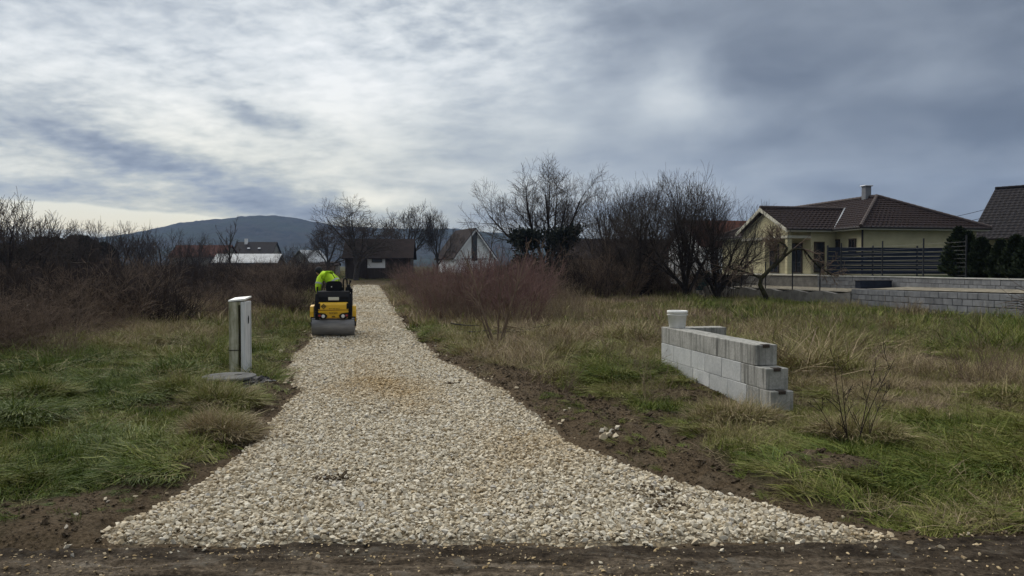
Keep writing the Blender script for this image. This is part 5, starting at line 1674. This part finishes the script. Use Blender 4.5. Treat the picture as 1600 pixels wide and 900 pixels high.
def blk(s0, s1, z0, z1, mat, t0=0.0, t1=TH):
    """block from s0 to s1 along the wall, t0 to t1 across, z0 to z1"""
    a, b = s0 + .002, s1 - .002
    o = MB().box((0, 0, 0), (t1 - t0, b - a, z1 - z0 - .004), bevel=.006, jit=.0012, rng=rng).build('block', mat, bw)
    c = AX_P * ((t0 + t1) / 2 + rng.uniform(-.002, .002)) + AX_R * ((a + b) / 2) + UP * ((z0 + z1) / 2)
    o.location = c; o.rotation_euler = (0, 0, R(11.3) + rng.uniform(-.002, .002))
    return o


H0 = [-.275, -.02, .235, .49, .745]
for s0, s1 in ((0, 1.0), (1.0, 1.62), (1.62, 2.90)): blk(s0, s1, H0[3], H0[4], M['weathered_shaded_block'])
for s0, s1 in ((-.25, .35), (.35, .86), (.86, 1.36), (1.36, 1.80), (1.80, 2.42), (2.42, 2.90)): blk(s0, s1, H0[2], H0[3], M['cast_block'] if s0 > -.1 else M['weathered_shaded_block'])  # near-end block darker: shade of the end faces put into its colour
for s0, s1 in ((-.36, .20), (.20, .70), (.70, 1.22), (1.22, 1.74), (1.74, 2.28), (2.28, 2.90)): blk(s0, s1, H0[1], H0[2], M['cast_block'] if s0 > -.1 else M['weathered_shaded_block'])  # near-end block again darker, end-face shade painted in
for s0, s1 in ((-.37, .45), (.45, .98), (.98, 1.5), (1.5, 2.0), (2.0, 2.5), (2.5, 2.90)): blk(s0, s1, H0[0], H0[1], M['cast_block'])
for k in range(4):
    blk(2.61, 2.90, H0[k], H0[k + 1], M['weathered_shaded_block'] if k == 3 else M['cast_block'], TH + .006, .98)
for s0, z in ((.04, .745), (-.21, .49), (-.32, .235)):      # broken grooves at the block ends
    c = AX_P * .15 + AX_R * s0 + UP * (z + .0005)
    mb = MB(); mb.box((0, 0, 0), (.11, .07, .006), (0, 0, R(11.3)), .002); mb.box((0, -.043, -.018), (.09, .012, .035), (0, 0, R(11.3)), .003)
    o = mb.build('groove', M['timber_dark'], bw); o.location = c
bc = WN + AX_P * .165 + AX_R * 2.66
bk_ = empty('bucket', (bc.x, bc.y, .745), .4, 'white plastic bucket with a rim standing on the far corner of the stepped wall', 'bucket')
mb = MB().lathe([(0, .002), (.118, .002), (.125, .010), (.147, .225), (.158, .228), (.160, .262), (.154, .270), (.146, .268), (.140, .25), (.118, .016), (0, .014)], 40)
mb.build('pail', M['white_plastic'], bk_, False)
for p_ in bk_.children[0].data.polygons: p_.use_smooth = True
MB().lathe([(.151, .200), (.160, .201), (.160, .210), (.151, .212)], 40).build('rim_band', M['white_plastic'], bk_)
mb = MB(); mb.tube([(.159 * math.cos(a), .159 * math.sin(a), .205 - .11 * math.sin((a + .2) / 3.5 * math.pi)) for a in np.linspace(-.2, 3.3, 14)], .0028, 5); mb.build('handle', M['zinc'], bk_)

# weathered post on the left
p = G(109, 466); p = at(109, 440, 38)
po = empty('wooden_post', (p.x, 38, gz(p.x, 38)), .3, 'dark wooden post with a short rail standing in the brush on the left', 'post')
MB().box((0, 0, .95), (.16, .16, 2.3), bevel=.02, jit=.012).build('post', M['timber_dark'], po)
MB().tube([(.0, 0, 1.98), (.85, .1, 2.0)], .035, 6).build('rail', M['timber_dark'], po)

# ------------------------------------------------------------------ scattered ground cover


def scatter(name, sources, pts, rot, scl, idx, tint):
    """one object of kind stuff: sources instanced on points"""
    col = bpy.data.collections.new(name + '_sources')
    for k, me in enumerate(sources):
        col.objects.link(bpy.data.objects.new(f'{name}_source_{k:02d}', me))
    me = bpy.data.meshes.new(name)
    n = len(pts); me.vertices.add(n); me.vertices.foreach_set('co', np.asarray(pts, np.float32).ravel())
    me.attributes.new('rot', 'FLOAT_VECTOR', 'POINT').data.foreach_set('vector', np.asarray(rot, np.float32).ravel())
    me.attributes.new('scl', 'FLOAT_VECTOR', 'POINT').data.foreach_set('vector', np.asarray(scl, np.float32).ravel())
    me.attributes.new('idx', 'INT', 'POINT').data.foreach_set('value', np.asarray(idx, np.int32))
    me.attributes.new('tint', 'FLOAT', 'POINT').data.foreach_set('value', np.asarray(tint, np.float32))
    o = link(name, me); tag(o, kind='stuff')
    ng = bpy.data.node_groups.new(name, 'GeometryNodeTree')
    ng.interface.new_socket('Geometry', in_out='INPUT', socket_type='NodeSocketGeometry')
    ng.interface.new_socket('Geometry', in_out='OUTPUT', socket_type='NodeSocketGeometry')
    gi, go = ng.nodes.new('NodeGroupInput'), ng.nodes.new('NodeGroupOutput')
    ci = ng.nodes.new('GeometryNodeCollectionInfo'); ci.inputs['Collection'].default_value = col
    ci.inputs['Separate Children'].default_value = True; ci.inputs['Reset Children'].default_value = True
    ip = ng.nodes.new('GeometryNodeInstanceOnPoints'); ip.inputs['Pick Instance'].default_value = True

    def att(nm, ty):
        q = ng.nodes.new('GeometryNodeInputNamedAttribute'); q.data_type = ty; q.inputs['Name'].default_value = nm
        return q.outputs['Attribute']
    ng.links.new(gi.outputs[0], ip.inputs['Points']); ng.links.new(ci.outputs[0], ip.inputs['Instance'])
    ng.links.new(att('idx', 'INT'), ip.inputs['Instance Index'])
    er = ng.nodes.new('FunctionNodeEulerToRotation'); ng.links.new(att('rot', 'FLOAT_VECTOR'), er.inputs[0])
    ng.links.new(er.outputs[0], ip.inputs['Rotation']); ng.links.new(att('scl', 'FLOAT_VECTOR'), ip.inputs['Scale'])
    ng.links.new(ip.outputs[0], go.inputs[0])
    md = o.modifiers.new('scatter', 'NODES'); md.node_group = ng
    return o


def stone_fn(N):
    r = N.rand(); t = N.attr('tint', 'INSTANCER')
    co = N.vm('ADD', N.coord('Object'), N.comb(N.m('MULTIPLY', r, 41.0), N.m('MULTIPLY', r, 17.0), r))
    a, _ = N.noise(co, 14, 5, .65); b, _ = N.noise(co, 60, 4, .6)
    c = N.ramp(r, [(0, (.36, .29, .19)), (.2, (.55, .475, .35)), (.5, (.68, .61, .475)), (.74, (.60, .545, .445)), (.9, (.77, .715, .595)), (.97, (.42, .40, .37)), (1, (.50, .39, .23))])
    c = N.mix(1.0, c, N.ramp(a, [(.25, .68), (.7, 1.08)]), 'MULTIPLY')
    c = N.mix(t, c, N.mix(1.0, c, (.80, .67, .48), 'MULTIPLY'))
    return c, N.bump(b, .35, .004)


M['stone'] = material('stone', stone_fn, .88, .2)


def stone_mesh(seed, n=10):
    rg = np.random.default_rng(seed)
    bm = bmesh.new()
    for _ in range(n):
        v = rg.normal(size=3); v /= np.linalg.norm(v)
        v = np.sign(v) * np.abs(v) ** .8
        bm.verts.new(tuple(v * np.array([1, .80, .68]) * rg.uniform(.9, 1.12)))
    r = bmesh.ops.convex_hull(bm, input=list(bm.verts))
    bmesh.ops.delete(bm, geom=[g for g in r['geom_interior'] if isinstance(g, bmesh.types.BMVert)], context='VERTS')
    bmesh.ops.bevel(bm, geom=list(bm.edges), offset=.018, segments=1, affect='EDGES', clamp_overlap=True)
    bmesh.ops.triangulate(bm, faces=list(bm.faces))
    me = bpy.data.meshes.new('stone'); bm.to_mesh(me); bm.free(); me.materials.append(M['stone'])
    return me


stones = [stone_mesh(s) for s in range(12)]
small_stones = stones
rg = np.random.default_rng(42)


def stone_tint(x, y):
    """how much brown fines cling to the stones: along the middle where the roller drove, in patches"""
    c = (XL(y) + XR(y)) / 2; w = (XR(y) - XL(y))
    t = (x - c) / w
    streak = np.exp(-((t - .02 - .10 * np.sin(y * .35)) / .17) ** 2) * sstep(y, 6.2, 9) * (1 - sstep(y, 24, 40) * .7)
    n = fbm(x * .9, y * .55, 95)
    e = np.minimum(x - XL(y), XR(y) - x)
    edge = (1 - sstep(e, .0, .45)) * .45
    return np.clip(streak * sstep(n, .34, .70) * .5 + .4 * sstep(fbm(x * .5, y * .3, 97), .58, .72) + edge * n, 0, .9)


def jgrid(x0, x1, y0, y1, step, j=.5):
    gx, gy = np.meshgrid(np.arange(x0, x1, step), np.arange(y0, y1, step))
    gx = gx + rg.uniform(-j, j, gx.shape) * step; gy = gy + rg.uniform(-j, j, gy.shape) * step
    return gx.ravel(), gy.ravel()


SX, SY, SS, SZ = [], [], [], []
for (y0, y1, step, size, layers) in ((4.2, 8.0, .033, .0192, 2), (8.0, 15, .039, .0215, 2), (15, 30, .062, .032, 1), (30, 50, .11, .052, 1), (50, 74, .17, .078, 1)):
    for k in range(layers):
        x, y = jgrid(-16, 4.5, y0, y1, step)
        d = road_in(x, y) + (rg.uniform(-.07, .05, x.shape))
        thin = rg.uniform(0, 1, x.shape) < sstep(d, -.03, .16) * .85 + .15
        m = (d > 0) & thin
        x, y = x[m], y[m]
        s = size * .92 * np.minimum(np.exp(rg.normal(-.12, .42, x.shape)), 1.5)
        SX.append(x); SY.append(y); SS.append(s); SZ.append(road_z(x, y) + s * (.14 + .48 * k) + rg.uniform(-.004, .010, x.shape))
x, y = jgrid(-3.6, 2.7, 3.95, 4.5, .09); m = (road_in(x, y) < 0) & (rg.uniform(0, 1, x.shape) < .30 * sstep(y, 3.95, 4.5))
x, y = x[m], y[m]; s = .016 * np.exp(rg.normal(0, .35, x.shape)); SX.append(x); SY.append(y); SS.append(s); SZ.append(.012 + s * .2)
# strays outside the edge
x, y = jgrid(-6, 5, 4.2, 22, .10); d = road_in(x, y); m = (d < 0) & (d > -.55) & (rg.uniform(0, 1, x.shape) < .16 * np.exp(d * 6))
x, y = x[m], y[m]; s = .020 * np.exp(rg.normal(0, .35, x.shape)); SX.append(x); SY.append(y); SS.append(s); SZ.append(height(x, y) + s * .3)
SX, SY, SS, SZ = map(np.concatenate, (SX, SY, SS, SZ))
n = len(SX)
rot = np.stack([rg.normal(0, .28, n), rg.normal(0, .28, n), rg.uniform(0, 6.283, n)], 1)
scl = np.stack([SS * rg.uniform(.85, 1.25, n), SS * rg.uniform(.85, 1.15, n), SS * rg.uniform(.65, 1.1, n)], 1)
idx = rg.integers(0, 12, n); tin = stone_tint(SX, SY)
# the 300 that show largest are objects of their own
show = SS / np.hypot(SX, SY) - 1e3 * (road_in(SX, SY) < -.1) - 1e3 * (np.abs(SX) > .70 * SY) - 1e3 * (SY < 4.38)
top = np.argsort(-show)[:300]; rest = np.ones(n, bool); rest[top] = False
for i in top:
    o = link('stone', stones[idx[i]], None, gravel); o.location = (SX[i], SY[i], SZ[i]); o.rotation_euler = tuple(rot[i]); o.scale = tuple(scl[i])
scatter('gravel', stones, np.stack([SX, SY, SZ], 1)[rest], rot[rest], scl[rest], idx[rest], tin[rest])
# nine bigger stones tipped on the soil verge
rng = random.Random(3)
for i, (px, py) in enumerate(((940, 688), (946, 693), (951, 697), (943, 699), (956, 692), (960, 698), (965, 690), (949, 686), (936, 694))):
    x, y = G(px, py); o = link('limestone_chunk', stones[i % 12], None); s = rng.uniform(.030, .048)
    o.location = (x, y, gz(x, y) + s * .35); o.scale = (s * 1.1, s, s); o.rotation_euler = (rng.uniform(-.4, .4), rng.uniform(-.4, .4), rng.uniform(0, 6))
    tag(o, 'pale limestone chunk in the little heap on the soil right of the gravel', 'stone', 'stones tipped on the soil verge')

# ---- soil clods
def clod_fn(N):
    a, _ = N.noise(N.coord('Object'), 2.2, 5, .7); r = N.rand()
    c = N.ramp(a, [(.3, (.055, .040, .026)), (.55, (.13, .098, .066)), (.8, (.21, .165, .115))])
    k = N.m('MULTIPLY_ADD', r, .6, .7)
    return N.mix(1.0, c, N.comb(k, k, k), 'MULTIPLY'), N.bump(a, .6, .05)


M['clod'] = material('clod', clod_fn, .95, .1)


def clod_mesh(seed):
    bm = bmesh.new(); bmesh.ops.create_icosphere(bm, subdivisions=2, radius=1); r_ = random.Random(seed)
    from mathutils import noise as mn
    for v in bm.verts:
        q = v.co.copy(); v.co *= .72 + .75 * mn.noise(q * 1.6 + Vector((seed * 3.1, 0, 0))) + .25 * mn.noise(q * 4.1 + Vector((seed, 2, 0))); v.co.z *= .7
    me = bpy.data.meshes.new('clod'); bm.to_mesh(me); bm.free(); me.materials.append(M['clod']); return me


x, y = jgrid(-9, 9, 2.6, 26, .036)
dd = dirt(x, y); m = (rg.uniform(0, 1, x.shape) < np.clip(dd - .35, 0, 1) * .9) & (road_in(x, y) < -.02) & (np.abs(x) < y * .8 + 1)
x, y = x[m], y[m]; n = len(x); s = .0065 * np.exp(rg.normal(0, .6, n)) * (1 + .05 * y) * np.where(y < track_edge(x), .75, 1)
zc = np.where(y < track_edge(x) + .08, np.maximum(height(x, y), -.02 + .012), height(x, y))
for (px, py, rr) in ((517, 750, .13), (1022, 770, .16), (1040, 790, .10), (705, 600, .10), (395, 560, .1)):     # clods dropped on the gravel
    gx, gy = G(px, py, .03); k = 70; a = rg.uniform(0, 6.283, k); q = np.sqrt(rg.uniform(0, 1, k)) * rr
    x = np.concatenate([x, gx + np.cos(a) * q * 1.3]); y = np.concatenate([y, gy + np.sin(a) * q]); s = np.concatenate([s, .008 * np.exp(rg.normal(0, .5, k))])
    zc = np.concatenate([zc, road_z(gx + np.cos(a) * q * 1.3, gy + np.sin(a) * q) + .026])
n = len(x)
scatter('soil_clods', [clod_mesh(k) for k in range(6)], np.stack([x, y, zc + s * .2], 1), np.stack([rg.normal(0, .4, n), rg.normal(0, .4, n), rg.uniform(0, 6.3, n)], 1),
        np.stack([s * rg.uniform(.8, 1.6, n), s, s * rg.uniform(.6, 1.1, n)], 1), rg.integers(0, 6, n), rg.uniform(0, 1, n))

# pebbles trodden into the track
x, y = jgrid(-5, 5.5, 2.8, 4.7, .034); m = (y < track_edge(x) + .05) & (rg.uniform(0, 1, x.shape) < .22 + .5 * sstep(fbm(x * 1.5, y * 3, 58), .5, .65)) & (road_in(x, y) < -.02)
x, y = x[m], y[m]; n = len(x); s = np.minimum(.0052 * np.exp(rg.normal(0, .6, n)), .013)
zt_ = .012 + (fbm(x * 1.3, y * 7, 21, 4) - .5) * .03 + (fbm(x * 6, y * 16, 23, 4) - .5) * .040 + (fbm(x * 16, y * 22, 24, 2) - .5) * .022
scatter('track_pebbles', stones, np.stack([x, y, zt_ + s * .25], 1), np.stack([rg.normal(0, .3, n), rg.normal(0, .3, n), rg.uniform(0, 6.3, n)], 1), np.stack([s * 1.2, s, s * .8], 1), rg.integers(0, 12, n), rg.uniform(.5, 1.6, n).clip(0, 1))

# ---- grass
def grass_fn(N):
    t = N.attr('tint', 'INSTANCER'); b = N.attr('bl'); h = N.attr('ht')
    q = N.m('ADD', t, N.m('MULTIPLY', N.m('SUBTRACT', b, .5), .34), clamp=True)
    c = N.ramp(q, [(0, (.062, .098, .012)), (.22, (.125, .155, .020)), (.42, (.19, .19, .048)), (.60, (.24, .20, .095)), (.80, (.37, .29, .18)), (1, (.20, .14, .105))])
    k = N.m('MULTIPLY_ADD', N.m('FRACT', N.m('MULTIPLY', b, 7.31)), .7, .65)
    c = N.mix(1.0, c, N.comb(k, k, k), 'MULTIPLY')
    return c, None


M['grass'] = material('grass', grass_fn, .7, .25)


def tuft(seed, blades, L_, width, spread, lean, comb_, curl, segs=3):
    """blades from the ground; comb_ bends them all towards +x so that the grass lies over"""
    rg = np.random.default_rng(seed); Vv, Ff, bl, ht = [], [], [], []; b0 = 0
    for i in range(blades):
        a = rg.uniform(0, 6.283); q = spread * math.sqrt(rg.uniform(0, 1))
        p = np.array([math.cos(a) * q, math.sin(a) * q, -.02]); az_ = rg.uniform(0, 6.283)
        d = np.array([math.cos(az_) * lean * rg.uniform(.2, 1.2) + comb_ * rg.uniform(.4, 1.1), math.sin(az_) * lean * rg.uniform(.2, 1.2), 1.0]); d /= np.linalg.norm(d)
        Ln = L_ * rg.uniform(.5, 1.15); side = np.cross(d, [0, 0, 1.0]); side = side / (np.linalg.norm(side) + 1e-6)
        sd_ = side + rg.normal(0, .5, 3); sd_ /= np.linalg.norm(sd_); w = width * rg.uniform(.6, 1.3)
        bv = rg.uniform(0, 1)
        for s in range(segs + 1):
            t = s / segs; ww = w * (1 - t ** 1.5) + width * .06
            Vv += [p - sd_ * ww / 2, p + sd_ * ww / 2]; bl += [bv, bv]; ht += [t, t]
            d = d + np.array([comb_ * .35, 0, 0]) * rg.uniform(.3, 1) + np.array([d[0], d[1], 0]) * curl * .3 - np.array([0, 0, curl]) * rg.uniform(.4, 1.2) + rg.normal(0, .07, 3)
            d /= np.linalg.norm(d); p = p + d * Ln / segs
            if p[2] < .012 and s > 0: p[2] = .012 + rg.uniform(0, .02)
        for s in range(segs):
            o_ = b0 + 2 * s; Ff.append((o_, o_ + 1, o_ + 3, o_ + 2))
        b0 += 2 * (segs + 1)
    me = np_mesh('tuft', np.array(Vv), np.array(Ff), False, {'bl': np.array(bl), 'ht': np.array(ht)}); me.materials.append(M['grass'])
    return me


lush = [tuft(200 + k, 46, .25, .0062, .10, .55, .95, .62, 4) for k in range(4)]          # long, lying over
short = [tuft(220 + k, 44, .13, .0055, .11, .7, .1, .18, 2) for k in range(4)]           # short turf
straw = [tuft(240 + k, 38, .23, .0042, .10, .62, .3, .32, 3) for k in range(4)]         # dry, standing
farT = [tuft(260 + k, 34, .27, .016, .22, .6, .1, .28, 2) for k in range(4)]            # wider blades for the distance
farS = [tuft(280 + k, 34, .15, .016, .24, .8, .1, .2, 2) for k in range(3)]
thatch = [tuft(300 + k, 30, .26, .0045, .13, 2.6, .0, .25, 3) for k in range(3)]          # dead blades lying flat
GR = lush + short + straw + farT + farS + thatch
iL, iS, iD, iF, iG, iT = 0, 4, 8, 12, 16, 19
GP, GRo, GSc, GI, GT = [], [], [], [], []


def sow(x0, x1, y0, y1, step, mode):
    x, y = jgrid(x0, x1, y0, y1, step)
    inside = (np.abs(x) < y * .90 + 2.2) & (x < XW(y) - .05) & (y < 140)
    x, y = x[inside], y[inside]
    out = -road_in(x, y); dt = dirt(x, y); q = dry(x, y)
    clump = fbm(x * 1.5, y * 1.5, 66)
    dens = np.maximum(np.clip(1.12 - dt * 1.35, 0, 1), .20 * (y > track_edge(x) + .25) * (fbm(x * 2, y * 2, 67) > .42)) * sstep(out, .02, .12)
    m = rg.uniform(0, 1, x.shape) < dens
    wallm = ((x - WN.x) * AX_P.x + (y - WN.y) * AX_P.y > .0) & ((x - WN.x) * AX_P.x + (y - WN.y) * AX_P.y < .29) & ((x - WN.x) * AX_R.x + (y - WN.y) * AX_R.y > -.38) & ((x - WN.x) * AX_R.x + (y - WN.y) * AX_R.y < 2.9)
    m &= ~wallm
    m &= (np.hypot(x - mx - .06, y - my + .05) > .56) & (np.hypot(x - pil.location.x, y - pil.location.y) > .24)
    x, y, q, dt, clump = x[m], y[m], q[m], dt[m], clump[m]; n = len(x)
    qn = np.clip(q + rg.normal(0, .10, n), 0, 1)
    u = rg.uniform(0, 1, n)
    flow = fbm(x * .45, y * .45, 68) * 9.0 - 1.2                        # direction in which the grass lies
    if mode == 'near':
        tall = sstep(clump, .40, .60)
        pick = np.where(u < .12 + .85 * sstep(qn, .42, .7), iD, np.where(u < .45 + .5 * tall, iL, iS))
        s = np.where(pick == iD, .55 + .55 * tall, np.where(pick == iL, .65 + .55 * tall, .9)) * np.exp(rg.normal(0, .2, n))
        s = s * (1 - .55 * dt); k = rg.integers(0, 4, n)
        th_ = rg.uniform(0, 1, n) < .07 + .25 * sstep(qn, .35, .7); pick = np.where(th_, iT, pick); k = np.where(th_, k % 3, k); qn = np.where(th_, np.clip(qn + .38, .5, .95), qn); s = np.where(th_, s.clip(.7, 1.2), s)
    elif mode == 'mid':
        tall = sstep(clump, .38, .62); tus = sstep(fbm(x * .8, y * .8, 69), .56, .66) * (x > 0)
        pick = np.where(u < .10 + .8 * sstep(qn, .40, .7), iD, np.where(u < .6, iL, iS))
        pick = np.where((rg.uniform(0, 1, n) < tus * .8), iD, pick); s = (.75 + .7 * tall) * np.exp(rg.normal(0, .2, n)) * (1 - .5 * dt) * 1.15 * (1 + .8 * tus * (pick == iD)); k = rg.integers(0, 4, n)
        th_ = rg.uniform(0, 1, n) < .20; pick = np.where(th_, iT, pick); k = np.where(th_, k % 3, k); qn = np.where(th_, np.clip(qn + .3, .5, .95), qn)
    else:
        pick = np.where(u < .25 + .6 * sstep(qn, .4, .7), iF, iG)
        s = (.75 + .6 * sstep(clump, .4, .65)) * np.exp(rg.normal(0, .22, n)) * (1 - .5 * dt); k = np.where(pick == iF, rg.integers(0, 4, n), rg.integers(0, 3, n))
        if mode == 'far': s = s * 1.25
    GP.append(np.stack([x, y, height(x, y)], 1)); GI.append(pick + k); GT.append(qn)
    rz = np.where((pick == iL), flow + rg.normal(0, .45, n), rg.uniform(0, 6.283, n))
    GRo.append(np.stack([rg.normal(0, .10, n), rg.normal(0, .10, n), rz], 1))
    GSc.append(np.stack([s * rg.uniform(.9, 1.2, n), s * rg.uniform(.9, 1.2, n), s * rg.uniform(.75, 1.15, n)], 1))


sow(-11, 12, 4.2, 11, .082, 'near')
sow(-19, 16.5, 11, 20, .125, 'mid')
sow(-26, 16.5, 20, 40, .26, 'late')
sow(-60, 16, 40, 75, .5, 'far')
sow(-95, 40, 75, 140, .9, 'far')
# hummocks of longer grass
HB = [(30, 675, .55, .05), (300, 625, .5, .45), (345, 640, .4, .5), (665, 530, .35, .2), (945, 588, .38, .25), (965, 600, .38, .2), (1010, 590, .35, .2), (345, 690, .3, .75), (1150, 660, .4, .7), (1340, 690, .4, .7), (60, 640, .3, .35)]
for (px, py, rr, q) in HB:
    gx, gy = G(px, py); n = 110; a = rg.uniform(0, 6.283, n); k = np.sqrt(rg.uniform(0, 1, n)) * rr
    x, y = gx + np.cos(a) * k, gy + np.sin(a) * k * .7
    m = road_in(x, y) < -.1; x, y, a, k = x[m], y[m], a[m], k[m]; n = len(x)
    GP.append(np.stack([x, y, height(x, y) + .10 * (1 - (k / rr) ** 2)], 1)); GI.append(np.where(rg.uniform(0, 1, n) < q, iD, iL) + rg.integers(0, 4, n)); GT.append(np.clip(q * .9 + rg.normal(0, .12, n), 0, 1))
    GRo.append(np.stack([rg.normal(0, .1, n), rg.normal(0, .1, n), a + rg.normal(0, .4, n)], 1)); s = rg.uniform(.9, 1.3, n) * 1.15; GSc.append(np.stack([s, s, s], 1))
GP, GRo, GSc, GI, GT = map(np.concatenate, (GP, GRo, GSc, GI, GT))
GT = np.clip(GT, 0, 1)
scatter('grass', GR, GP, GRo, GSc, GI, GT)
# lawn of the garden
x, y = jgrid(12, 30, 13, 46, .35); m = x > XW(y) + .3
print('stones', len(SX), 'grass', len(GP))

# ------------------------------------------------------------------ the air
hz = MB().box((0, 1270, 150), (6400, 2700, 330)).mesh('haze')
vm_ = bpy.data.materials.new('haze'); vm_.use_nodes = True; vt = vm_.node_tree; vt.nodes.clear()
vo = vt.nodes.new('ShaderNodeOutputMaterial'); vp = vt.nodes.new('ShaderNodeVolumePrincipled')
vp.inputs['Color'].default_value = (.42, .60, 1.0, 1); vp.inputs['Density'].default_value = .00015; vp.inputs['Anisotropy'].default_value = .2
vt.links.new(vp.outputs[0], vo.inputs['Volume'])
tag(link('haze', hz, vm_), kind='stuff')
SC.cycles.use_denoising = True
SC.cycles.denoising_prefilter = 'ACCURATE'
